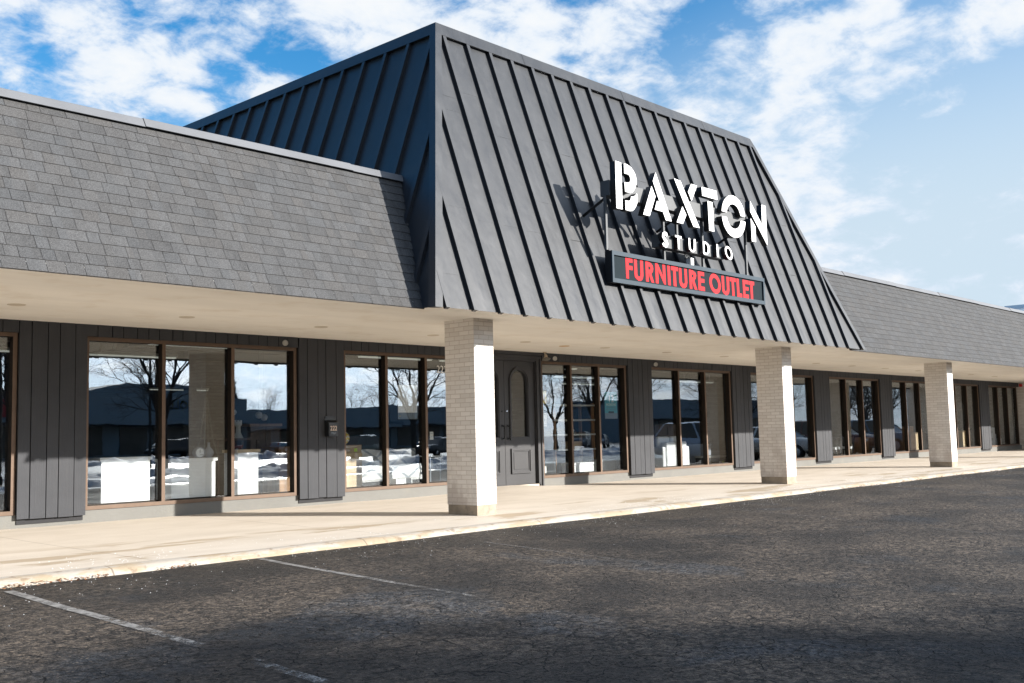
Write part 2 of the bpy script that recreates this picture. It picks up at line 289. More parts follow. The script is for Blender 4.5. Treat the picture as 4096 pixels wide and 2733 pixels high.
def mk_board():
    m, t, b = newmat('charcoal_cladding')
    co = t('NewGeometry').outputs['Position']
    g = t.noise(t.scale(co, (1, 1, .06)), 28, 6, .65, .4); n2 = t.noise(t.scale(co, (1, 1, .5)), 60, 3, .6); n1 = t.noise(co, 1.2, 4, .6)
    c = t.mix(t.sm(n1, .3, .7), (.037, .039, .044), (.048, .050, .056))
    c = t.mix(t.math('MULTIPLY', t.sm(g, .55, .8), .4), c, (.072, .072, .075))
    t.set(b, 'Base Color', c); b.inputs['Roughness'].default_value = .72; b.inputs['Specular IOR Level'].default_value = .3
    bp = t('Bump'); bp.inputs['Strength'].default_value = .45; bp.inputs['Distance'].default_value = .006
    t.set(bp, 'Height', t.math('ADD', g, t.math('MULTIPLY', n2, .5))); t.set(b, 'Normal', bp)
    return m
M['board'] = mk_board()
def mk_glass():
    m, t, b = newmat('window_glass'); t.n.remove(b)
    lw = t('LayerWeight'); lw.inputs['Blend'].default_value = .5
    co = t('NewGeometry').outputs['Position']
    F = t.math('MULTIPLY_ADD', t.math('POWER', lw.outputs['Facing'], 5.0), .86, .14, clamp=True)
    bp = t('Bump'); bp.inputs['Strength'].default_value = .03; bp.inputs['Distance'].default_value = .01
    t.set(bp, 'Height', t.noise(t.scale(co, (.8, 1, 1.6)), 2.2, 2, .5))
    gl = t('BsdfGlossy'); gl.inputs['Roughness'].default_value = .0; t.set(gl, 'Color', (.92, .97, 1)); t.set(gl, 'Normal', bp)
    tr = t('BsdfTransparent'); t.set(tr, 'Color', (.95, .965, .965))
    mx = t('MixShader'); t.set(mx, 0, F); t.l.new(tr.outputs[0], mx.inputs[1]); t.l.new(gl.outputs[0], mx.inputs[2])
    t.l.new(mx.outputs[0], t.n['Material Output'].inputs[0])
    return m
M['glass'] = mk_glass()
def mk_shingle():
    m, t, b = newmat('asphalt_shingle')
    co = t('NewGeometry').outputs['Position']
    ca = t('VertexColor'); ca.layer_name = 'Col'
    n1 = t.noise(co, 85, 5, .8); n2 = t.noise(t.scale(co, (1, 1, 1)), 6, 4, .6)
    c = t.mix(t.sm(n1, .40, .62), (.046, .046, .047), (.100, .101, .103))
    c = t.mix(t.math('MULTIPLY', t.sm(n2, .4, .7), .3), c, (.085, .087, .09))
    c = t.mix(1.0, c, ca.outputs[0], 'MULTIPLY')
    t.set(b, 'Base Color', c); b.inputs['Roughness'].default_value = .9; b.inputs['Specular IOR Level'].default_value = .2
    bp = t('Bump'); bp.inputs['Strength'].default_value = .5; bp.inputs['Distance'].default_value = .004
    t.set(bp, 'Height', n1); t.set(b, 'Normal', bp)
    return m
M['shingle'] = mk_shingle()
def mk_metal():
    m, t, b = newmat('charcoal_painted_metal')
    co = t('NewGeometry').outputs['Position']
    n1 = t.noise(co, .9, 5, .6, .4); n2 = t.noise(t.scale(co, (1, .35, .35)), 5, 5, .6); n3 = t.noise(co, 30, 4, .6)
    c = t.mix(t.sm(n1, .3, .7), (.0155, .018, .0225), (.021, .0235, .028))
    c = t.mix(t.math('MULTIPLY', t.sm(n2, .55, .75), .35), c, (.034, .041, .052))
    c = t.mix(t.math('MULTIPLY', t.sm(n3, .68, .74), .35), c, (.06, .06, .06))
    t.set(b, 'Base Color', c); b.inputs['Specular IOR Level'].default_value = .55
    t.set(b, 'Roughness', t.math('MULTIPLY_ADD', n2, .22, .34))
    bp = t('Bump'); bp.inputs['Strength'].default_value = .5; bp.inputs['Distance'].default_value = .03
    t.set(bp, 'Height', t.noise(t.scale(co, (1, .5, .5)), 2.4, 3, .5)); t.set(b, 'Normal', bp)
    return m
M['metal'] = mk_metal()
M['shinglegap'] = mat('shingle_underlay', (.052, .049, .047), .9)
M['bronze'] = mat('bronze_frame', (.135, .09, .063), .55, 0, .08, 8, spec=.25)
M['bronzeshade'] = mat('shaded_bronze_reveal', (.022, .016, .012), .6, 0, .08, 8, spec=.2)  # shade on the frame's side reveals, put into a darker bronze
M['plinth'] = mat('grey_plinth_paint', (.155, .153, .142), .8, 0, .06, 1.2, bump=.3, bs=40, grime=((.19, .18, .155), 3, .5))
M['colbase'] = mat('column_base_concrete', (.33, .275, .21), .9, 0, .16, 5, bump=.5, bs=60, grime=((.20, .17, .14), 7, .8))
M['soffit'] = mat('soffit_stucco', (.88, .835, .76), .9, 0, .05, .9, bump=.15, bs=90, streak=(.35, 1.5, 1), grime=((.72, .64, .53), 1.7, .5))
M['coping'] = mat('galvanised_coping', (.135, .14, .15), .55, .0, .08, 1.5, spec=.4, grime=((.09, .09, .09), 1.1, .6))
M['darkwall'] = mat('dark_backing', (.03, .03, .032), .9)
M['doorpaint'] = mat('charcoal_door_paint', (.040, .040, .043), .45, 0, .06, 2, bump=.06, bs=25, spec=.3)
M['black'] = mat('black_metal', (.013, .014, .016), .45, 0, .1, 5)
M['white'] = mat('white_acrylic', (.92, .92, .92), .45, 0, .015, 2)
M['whitep'] = mat('white_laminate', (.90, .905, .91), .45, 0, .02, 2)
M['galv'] = mat('pale_grey_metal', (.085, .09, .095), .6, 0, .06, 3)
M['signblue'] = mat('dark_teal_frame', (.010, .028, .045), .6, 0, .12, 3, spec=.3)
M['signface'] = mat('dark_sign_face', (.016, .024, .029), .8, 0, .06, 2, spec=.08)
M['red'] = mat('coral_red_vinyl', (.56, .030, .036), .8, 0, .03, 4, spec=.15)
M['line'] = None
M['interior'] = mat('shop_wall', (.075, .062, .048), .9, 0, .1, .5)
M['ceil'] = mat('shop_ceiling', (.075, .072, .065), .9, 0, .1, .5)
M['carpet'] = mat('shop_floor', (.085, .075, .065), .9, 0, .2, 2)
M['wood'] = mat('warm_wood', (.36, .20, .10), .55, 0, .25, 7, streak=(1, 1, .12))
M['palewood'] = mat('pale_wood', (.62, .47, .29), .6, 0, .12, 6, streak=(1, 1, .12))
M['darkwood'] = mat('dark_wood', (.10, .055, .035), .5, 0, .25, 7, streak=(1, 1, .15))
M['card'] = mat('cardboard', (.45, .33, .21), .8, 0, .08, 2)
M['paper'] = mat('paper', (.78, .78, .74), .8, 0, .02, 3)
M['teal'] = mat('teal_print', (.09, .36, .42), .7, 0, .04, 3)
M['greyp'] = mat('grey_print', (.20, .24, .28), .7, 0, .04, 3)
M['yellow'] = mat('yellow_print', (.80, .62, .12), .7, 0, .04, 3)
M['lime'] = mat('lime_note', (.50, .75, .10), .7, 0, .03, 3)
M['chrome'] = mat('chrome', (.75, .78, .82), .12, 1, .02, 3)
M['cushion'] = mat('white_fabric', (.78, .79, .80), .9, 0, .05, 4, bump=.3, bs=40)
M['greyfab'] = mat('grey_fabric', (.32, .35, .40), .9, 0, .08, 4, bump=.3, bs=50)
M['cast'] = mat('pale_cast_metal', (.12, .11, .09), .5, 0, .08, 8)
M['number'] = mat('pale_number', (.78, .60, .46), .6, 0, .04, 6)
M['redbox'] = mat('red_plastic', (.55, .03, .03), .4)
M['lens'] = mat('lamp_lens', (.55, .45, .33), .3, 0, .05, 6)
M['bark'] = mat('dark_bark', (.042, .034, .030), .9, 0, .25, 6, bump=.4, bs=30)
M['tyre'] = mat('tyre_rubber', (.02, .02, .021), .8)
M['carglass'] = mat('car_glass', (.012, .016, .018), .06, 0, .05, 2, spec=.6)
M['tube'] = emis('lit_tube', (.92, .95, .85), .16)
M['tubehood'] = mat('lamp_housing', (.55, .55, .5), .6)
M['leaf'] = mat('dead_leaf', (.22, .10, .045), .8, 0, .4, 40)
M['salt'] = mat('salt_crystal', (.86, .88, .90), .35, 0, .03, 30)
M['snow'] = mat('old_snow', (.42, .45, .50), .8, 0, .25, 2.5, bump=1.0, bs=5, grime=((.22, .20, .18), 2.2, .7))
M['road'] = mat('wet_road', (.05, .05, .052), .30, 0, .3, .4, bump=.12, bs=7, spec=.6)
M['store'] = mat('store_stucco', (.21, .25, .285), .8, 0, .06, .6)
M['storedark'] = mat('store_shopfront', (.075, .07, .066), .3, 0, .4, .7)
M['storeredsign'] = mat('red_sign', (.35, .02, .03), .5)
M['blueroof'] = mat('pale_blue_fascia', (.42, .52, .60), .6, 0, .04, .5)
def paint(name, c): return mat(name, c, .22, .0, .03, 1, spec=.6)
# worn white paint lines: real paint with bare patches
def mk_line():
    m, t, b = newmat('worn_white_paint')
    co = t('NewGeometry').outputs['Position']
    t.set(b, 'Base Color', t.mix(t.sm(t.noise(co, 14, 4, .6), .35, .7), (.30, .29, .275), (.12, .115, .11))); b.inputs['Roughness'].default_value = .8
    sx = t('SeparateXYZ'); t.set(sx, 0, co)
    at = t('Attribute'); at.attribute_type = 'OBJECT'; at.attribute_name = 'wear'
    af = t('Attribute'); af.attribute_type = 'OBJECT'; af.attribute_name = 'fade'
    w = t.math('ADD', t.noise(co, 9, 5, .75), t.math('MULTIPLY', t.noise(co, 60, 3, .7), .35))
    far = t.math('MULTIPLY', t.math('SUBTRACT', 1.0, t.sm(sx.outputs[1], -5.2, -1.6)), at.outputs['Fac'])
    al = t.sm(t.math('SUBTRACT', t.math('SUBTRACT', w, far), t.math('MULTIPLY', t.math('SUBTRACT', 1.0, t.sm(t.math('ABSOLUTE', t.math('ADD', sx.outputs[1], 4.75)), .1, .35)), .4)), .40, .66)
    al = t.math('MULTIPLY', al, t.math('SUBTRACT', 1.0, af.outputs['Fac']))
    tr = t('BsdfTransparent'); mx = t('MixShader'); t.set(mx, 0, al)
    t.l.new(tr.outputs[0], mx.inputs[1]); t.l.new(b.outputs[0], mx.inputs[2]); t.l.new(mx.outputs[0], t.n['Material Output'].inputs[0])
    return m
M['line'] = mk_line()
# ---------------------------------------------------------------- camera
def cam():
    yaw, pit, rol = .7448, .0891, -.0236
    f = Vector((math.cos(yaw)*math.cos(pit), math.sin(yaw)*math.cos(pit), math.sin(pit)))
    r = f.cross(Vector((0, 0, 1))).normalized(); u = r.cross(f)
    r2 = r*math.cos(rol)+u*math.sin(rol); u2 = u*math.cos(rol)-r*math.sin(rol)
    cd = bpy.data.cameras.new('camera'); co = bpy.data.objects.new('camera', cd); COL.objects.link(co)
    cd.lens = 4205.7/4096*36; cd.sensor_width = 36; cd.clip_end = 3000; cd.clip_start = .05
    m = Matrix((r2, u2, -f)).transposed().to_4x4(); m.translation = Vector((-10.785, -10.695, 1.134))
    co.matrix_world = m; S.camera = co
cam()
# ---------------------------------------------------------------- light
SUN = Vector((.67, -1, .395)).normalized()
sd = bpy.data.lights.new('sun', 'SUN'); sd.energy = SUN_E; sd.angle = R(.55); sd.color = (1, .945, .87)
so = bpy.data.objects.new('sun', sd); COL.objects.link(so); so.rotation_euler = SUN.to_track_quat('Z', 'Y').to_euler(); so.location = (20, -30, 20)
W = bpy.data.worlds.new('World'); S.world = W; W.use_nodes = True
def world():
    t = NT(W); bg = t.n['Background']
    sky = t('TexSky', sky_type='NISHITA', sun_disc=False); sky.sun_elevation = math.asin(SUN.z); sky.sun_rotation = math.atan2(SUN.x, SUN.y)
    sky.air_density = 1.0; sky.dust_density = .6; sky.ozone_density = 2.0
    d = t('TexCoord').outputs['Generated']
    sx = t('SeparateXYZ'); t.set(sx, 0, d); Z = t.math('MAXIMUM', sx.outputs[2], 0.0)
    inv = t.math('DIVIDE', 1.0, t.math('ADD', Z, .30))
    cb = t('CombineXYZ'); t.set(cb, 0, t.math('MULTIPLY', sx.outputs[0], inv)); t.set(cb, 1, t.math('MULTIPLY', sx.outputs[1], inv)); cb.inputs[2].default_value = CLOUD_SEED
    uv = cb.outputs[0]
    n = t.noise(uv, 11.0, 10, .60, .2); n2 = t.noise(uv, 3.4, 3, .5)
    cl = t.math('ADD', n, t.math('MULTIPLY_ADD', t.math('SUBTRACT', n2, .5), .7, COVER))
    # clouds thicken a little toward the horizon, clear patches have fixed places in the sky
    for (v, rad, amt) in BLOBS:
        dp = t('VectorMath', operation='DISTANCE'); t.set(dp, 0, d); dp.inputs[1].default_value = Vector(v).normalized()
        cl = t.math('ADD', cl, t.math('MULTIPLY', t.math('SUBTRACT', 1.0, t.sm(dp.outputs['Value'], 0, rad*1.25)), amt*.45))
    mask = t.sm(cl, .40, .66)
    thick = t.sm(cl, .48, .80)
    hz = t.math('POWER', t.math('SUBTRACT', 1.0, t.math('MINIMUM', t.math('DIVIDE', Z, t.math('MULTIPLY_ADD', t.sm(sx.outputs[0], .62, .95), .20, .36)), 1.0)), 1.25)
    dt = t('VectorMath', operation='DOT_PRODUCT'); t.set(dt, 0, d); dt.inputs[1].default_value = SUN
    gl = t.math('POWER', t.math('MAXIMUM', dt.outputs['Value'], 0.0), 14.0); glow = t.math('MULTIPLY_ADD', gl, GLOW, 1.0)
    mask = t.math('MAXIMUM', mask, t.math('MULTIPLY', gl, .9))
    ccol = t.mix(thick, (.74, .84, .97), (.92, .95, .98))
    cs = t('VectorMath', operation='SCALE'); t.set(cs, 0, ccol); t.set(cs, 'Scale', t.math('MULTIPLY', glow, CLOUD_L*1.16))
    ss = t('VectorMath', operation='SCALE'); t.set(ss, 0, t('HueSaturation', i_Color=sky, i_Saturation=SKY_SAT, i_Fac=1.0)); ss.inputs['Scale'].default_value = 1.0
    hs = t('VectorMath', operation='SCALE'); t.set(hs, 0, (.72, .87, 1.0)); t.set(hs, 'Scale', t.math('MULTIPLY', glow, CLOUD_L*1.02))
    wd = t('VectorMath', operation='DISTANCE'); t.set(wd, 0, d); wd.inputs[1].default_value = Vector((-.55, .5, .62)).normalized()
    west = t.math('MULTIPLY_ADD', t.sm(wd.outputs['Value'], .62, .92), .92, .08)
    mask = t.math('MULTIPLY', mask, west)
    base = t.mix(t.math('MULTIPLY', t.math('MULTIPLY', t.sm(hz, .0, .66), .97), west), ss.outputs[0], hs.outputs[0])
    out = t.mix(mask, base, cs.outputs[0])
    t.set(bg, 'Color', out); bg.inputs['Strength'].default_value = SKY_S
world()
vs = S.view_settings; vs.view_transform = 'Standard'; vs.look = 'None'; vs.exposure = EXPO; vs.gamma = 1; vs.use_curve_mapping = False
S.cycles.use_denoising = True
S.cycles.max_bounces = 10; S.cycles.transparent_max_bounces = 24; S.cycles.caustics_reflective = False; S.cycles.caustics_refractive = False
S.cycles.sample_clamp_indirect = 6
# ---------------------------------------------------------------- ground
def lot_z(y):
    return -.085+.030*(min(y, -1.1)+1.1) if y > -9 else -.322
def grid(name, xs, ys, zf, m, smooth=True):
    b = MB(); nx = len(xs); v = [(x, y, zf(x, y)) for y in ys for x in xs]; b.v = v
    for j in range(len(ys)-1):
        for i in range(nx-1):
            a = j*nx+i; b.f.append((a, a+1, a+nx+1, a+nx) if ys[1] > ys[0] else (a+nx, a+nx+1, a+1, a)); b.m.append(0); b.uv.append([(0, 0)]*4); b.col.append((1, 1, 1, 1))
    o = b.build(name, m); o.data.polygons.foreach_set('use_smooth', [smooth]*len(o.data.polygons)); return o
def fr(a, b, n): return [a+(b-a)*i/n for i in range(n+1)]
def lotf(x, y): return lot_z(y)+(.012*noise.noise((x*.35, y*.35, 2)) if y > -14 else 0)
tag(grid('parking_lot', fr(-40, 60, 200), fr(-16, -1.0, 50), lotf, M['asphalt']), kind='structure')
tag(grid('road', [-160, -40, 60, 260], [-110, -60, -30, -16.02], lambda x, y: -.33+(.0 if y > -40 else .004*(-40-y)), M['road']), kind='structure')
tag(grid('ground', fr(-900, 900, 6), fr(-900, 900, 6), lambda x, y: -.9, M['snow']), kind='structure')
def walk_z(x, y):
    z = .05*y/3.818 if y > 0 else .016*y
    if y > 1.5: z += .085*math.exp(-((x-4.75)/1.05)**2)*min(1, (y-1.5)/2.0)**1.5
    return z+.006*noise.noise((x*.8, y*.8, 5))
tag(grid('sidewalk', fr(-14, 60, 370), fr(-.92, 3.95, 24), walk_z, M['walk']), kind='structure')
def kerb():
    prof = [(-.90, -.016, 0), (-.985, -.018, .4), (-1.04, -.030, 1), (-1.075, -.055, 1), (-1.095, -.085, 1), (-1.11, -.125, .3)]
    b = MB(); xs = fr(-14, 60, 740); n = len(prof)
    for x in xs:
        for k, (y, z, w) in enumerate(prof):
            q = noise.noise((x*1.7, k*.9, 3))*.014*w+noise.noise((x*7, k*2.1, 9))*.006*w
            z2 = z
            if k == 0: z2 = walk_z(x, -.90)+.001
            b.v.append((x, y+q, z2+noise.noise((x*2.2, 8, k))*.006*w))
    for i in range(len(xs)-1):
        for k in range(n-1):
            a = i*n+k; b.f.append((a, a+1, a+n+1, a+n)); b.m.append(0); b.uv.append([(0, 0)]*4); b.col.append((1, 1, 1, 1))
    o = b.build('kerb', M['kerb'], smooth=False); o.data.polygons.foreach_set('use_smooth', [True]*len(o.data.polygons))
    bm = bmesh.new(); bm.from_mesh(o.data); bmesh.ops.recalc_face_normals(bm, faces=bm.faces); bm.to_mesh(o.data); bm.free()
    tag(o, kind='structure')
kerb()
# painted bay lines
def bay_line(xa, xb, y0, y1, w, wear, fade):
    b = MB(); ys = fr(y0, y1, 30)
    for a, c in zip(ys[:-1], ys[1:]):
        def P(y, s):
            x = xa+(xb-xa)*(y-y0)/(y1-y0)+s*w/2+.018*noise.noise((xa*3, y*1.1, 5))+.010*noise.noise((xa*3, y*2, s)); return (x, y, lotf(x, y)+.004)
        b.face([P(a, -1), P(c, -1), P(c, 1), P(a, 1)])
    o = b.build('bay_line', M['line']); o['wear'] = wear; o['fade'] = fade; tag(o, kind='structure'); return o
for q in [(-7.02, -7.1, -1.30, -7.4, .088, .19, .12), (-4.42, -4.66, -1.18, -6.6, .075, .28, .2), (-1.83, -2.15, -1.9, -6.2, .06, .20, .72), (.75, .45, -2.1, -5.4, .06, .2, .82), (3.95, 2.9, -1.5, -6.6, .06, .12, .70)]:
    bay_line(*q)
# crystals of de-icing salt and dead leaves along the kerb: uncountable litter
def litter():
    rs = random.Random(3); b = MB(); l = MB()
    def crystal(x, y, z, r):
        p = [Vector((x+r*dx, y+r*dy, z+r*dz)) for dx, dy, dz in ((1, 0, 0), (0, 1, 0), (-1, 0, 0), (0, -1, 0), (0, 0, 1))]
        for i in range(4): b.face([p[i], p[(i+1) % 4], p[4]])
    for i in range(900):
        x = rs.uniform(-9, 19); d = rs.expovariate(1.9)
        if noise.noise((x*.5, 3, 1)) < -.05 and rs.random() < .8: continue
        y = -1.15-d
        crystal(x, y, lotf(x, y)+.002, rs.uniform(.002, .0055)*(1.5 if rs.random() < .06 else 1))
    for i in range(1500):
        x = rs.uniform(-8, 26); y = -.85+abs(rs.gauss(0, .45))
        if noise.noise((x*.6, y, 7)) < .0: continue
        crystal(x, y, walk_z(x, y)+.001, rs.uniform(.003, .007))
    tag(b.build('salt_crystals', M['salt']), 'white crystals of de-icing salt scattered along the kerb', 'salt', kind='stuff')
    for i in range(1000):
        if i < 420: x = rs.uniform(-7.6, -4.7)
        else: x = rs.uniform(8, 24)
        if noise.noise((x*1.3, 1, 1)) < -.1: continue
        y = -1.11-abs(rs.gauss(0, .035)); z = lotf(x, y)+rs.uniform(.002, .03); r = rs.uniform(.008, .022); a = rs.uniform(0, 6.3); e = rs.uniform(-.7, .7)
        u = Vector((math.cos(a), math.sin(a), e*.6))*r; w = Vector((-math.sin(a), math.cos(a), rs.uniform(-.5, .5)))*r*.6
        c = Vector((x, y, z)); l.face([c-u, c+w, c+u, c-w])
    tag(l.build('leaf_litter', M['leaf']), 'brown dead leaf bits caught against the foot of the kerb', 'leaves', kind='stuff')
litter()
# ---------------------------------------------------------------- building
BL = empty('shop_building', (0, 3.8, 0), 'long low shop building with grey shingle eaves, black metal mansard and cream brick columns', 'building')
YW = 3.818; HS = 2.847
rb = random.Random(11)
def boards(b, x0, x1, z0, z1, pat=None):
    x = x0; k = 0; pat = pat or [.169, .218, .166, .219, .176]
    while x < x1-.03:
        w = min(pat[k % len(pat)]*(1+.0*rb.random()), x1-x)
        dz = rb.uniform(-.006, .006) if z0 < .5 else 0; dy = rb.uniform(-.004, .004)
        b.box((x+.006, YW-.05+dy, z0+dz), (x+w-.006, YW-.008, z1)); x += w; k += 1
panels = [(-9.45, -8.52), (-4.905, -3.957), (-.345, .603), (8.825, 9.76), (13.395, 14.345), (17.985, 18.965), (22.555, 23.53), (27.13, 28.08), (31.72, 32.75)]
for x0, x1 in panels:
    b = MB(); boards(b, x0, x1, .168, HS); b.build('cladding_panel', M['board'], BL)
wins = [(-8.51, -4.91, 3), (-3.967, -.36, 3), (.612, 3.56, 3), (5.82, 8.805, 3), (9.765, 13.375, 3), (14.345, 17.988, 3), (18.96, 22.56, 3), (23.536, 27.13, 3), (28.1, 31.71, 3), (32.76, 36.3, 3)]
ZB, ZT = .2306, 2.6786
for x0, x1, n in wins:
    b = MB(); boards(b, x0-.012, x1+.02, ZT, HS); b.build('header_cladding', M['board'], BL)
# dark structure behind the cladding
b = MB(); b.box((-14, YW, ZT+.001), (36.7, 4.05, 3.6))
for x0, x1 in panels: b.box((x0+.02, YW+.002, .1), (x1-.02, 4.05, ZT))
b.build('wall_backing', M['darkwall'], BL)
b = MB()
for x0, x1 in ((-14, 3.6), (5.80, 36.6)): b.box((x0, YW+.016, -.05), (x1, 4.05, ZB))
b.build('base_wall', M['plinth'], BL)
def window(x0, x1, n):
    b = MB(); w = .055; yf, ym, yb = YW, YW+.012, YW+.13; gy = YW+.10; e = .002
    step = (x1-x0-w)/n; cs = [x0+step*i for i in range(1, n)]
    for (ya, yc, q, m) in ((yf, ym, 0, 0), (ym, yb, e, 1)):
        b.box((x0+q, ya, ZB+q), (x1-q, yc, ZB+w-q*0), m); b.box((x0+q, ya, ZT-w), (x1-q, yc, ZT-q), m)
        b.box((x0+q, ya, ZB+w), (x0+w-q, yc, ZT-w), m); b.box((x1-w+q, ya, ZB+w), (x1-q, yc, ZT-w), m)
        for mx in cs: b.box((mx+q, ya+.003*(m == 0), ZB+w), (mx+w-q, yc, ZT-w), m)
    b.box((x0+w, gy-.014, ZB+w), (x1-w, gy-.001, ZB+w+.02), 1)    # glazing bead
    fo = b.build('window', [M['bronze'], M['bronzeshade']], BL)
    es = [x0]+cs+[x1-w]
    for a, c in zip(es[:-1], es[1:]):
        p = MB(); p.box((a+w-.004, gy, ZB+w+.004), (c+.004, gy+.008, ZT-w+.004)); p.build('pane', M['glass'], fo)
    return fo
WF = [window(*q) for q in wins]
nb = text('222', 2.925, 2.355, .205, YW+.096, M['paper'], WF[2], sx=.92)
# soffit, in two runs that butt
b = MB(); b.box((-14, -.60, HS), (60, 3.9, HS+.05)); b.box((-1.54, -.84, HS-.002), (10.94, -.602, HS+.05))
b.build('soffit', M['soffit'], BL)
# shingle roofs
def shingles(x0, x1, seed, side):
    rs = random.Random(seed); b = MB(); A = Vector((0, -.655, 2.800)); T = Vector((0, .548, 4.830))
    up = (T-A); Ls = up.length; up.normalize(); nrm = Vector((0, -up.z, up.y)); nc = 16; ex = Ls/nc
    X0, X1 = x0, x1
    def lim(z): m = max(0, z-2.807)*.3514; return (X0, min(X1, -1.59+m+.03)) if side < 0 else (max(X0, 10.99-m-.03), X1)
    l0, l1 = lim(A.z), lim(T.z)
    b.face([Vector((l0[0], A.y, A.z))-nrm*.006, Vector((l0[1], A.y, A.z))-nrm*.006, Vector((l1[1], T.y, T.z))-nrm*.006, Vector((l1[0], T.y, T.z))-nrm*.006], 1)
    for c in range(nc):
        p0 = A+up*ex*c; p1 = A+up*ex*(c+1); x0, x1 = lim(p0.z); x = x0-rs.uniform(0, .25)
        wob = rs.uniform(-.004, .004)
        while x < x1:
            w = rs.choice([.135, .19, .22, .25, .28, .30, .285, .24]); a, d = max(x, x0)+.0024, min(x+w, x1)-.0024
            if d-a > .01:
                t = rs.choice([.91, .95, .98, 1.0, 1.02, 1.04]); wa = rs.uniform(-.02, .03)
                col = (t*(1+wa), t, t*(1-wa), 1); lift = .0075+rs.uniform(0, .0025); dz = up*(wob+rs.uniform(-.0025, .0025))
                L0 = Vector((a, p0.y, p0.z))+nrm*lift+dz; R0 = Vector((d, p0.y, p0.z))+nrm*lift+dz
                L1 = Vector((a, p1.y, p1.z))+nrm*.001+up*.004; R1 = Vector((d, p1.y, p1.z))+nrm*.001+up*.004
                if rs.random() < .6:      # laminated tab: darker or lighter half
                    k = rs.uniform(.3, .7); t2 = t*rs.choice([.90, 1.08]); c2 = (t2, t2, t2, 1)
                    M0 = L0.lerp(R0, k); M1 = L1.lerp(R1, k)
                    b.face([L0, M0, M1, L1], 0, col=col); b.face([M0, R0, R1, M1], 0, col=c2)
                else: b.face([L0, R0, R1, L1], 0, col=col)
                b.face([L0-nrm*lift, R0-nrm*lift, R0, L0], 1, col=col)
            x += w
    o = b.build('shingle_roof', [M['shingle'], M['shinglegap']], BL)
    x0, x1 = lim(4.85); c = MB(); x = x0; k = 0
    while x < x1-.01:
        e = min(x+3.05, x1); q = .006*(k % 2)
        fr_ = [(-.0, 4.806), (.024, 4.802), (.072, 4.905), (.078, 4.918)]
        y0 = .512-.02-q
        pr = [(y0, 4.802), (y0-.012, 4.806), (y0+.052, 4.912), (y0+.066, 4.920), (y0+.30, 4.90)]
        for (ya, za), (yb_, zb) in zip(pr[:-1], pr[1:]): c.face([(x, ya, za+q), (e, ya, za+q), (e, yb_, zb+q), (x, yb_, zb+q)])
        c.face([(e, a, z+q) for a, z in pr]); x = e; k += 1
    c.build('coping', M['coping'], o)
    return o
shingles(-14, -.1, 5, -1); shingles(9.6, 60, 6, 1)
b = MB(); b.box((-14, .75, 4.55), (60, 26, 4.6)); b.build('flat_roof', M['darkwall'], BL)
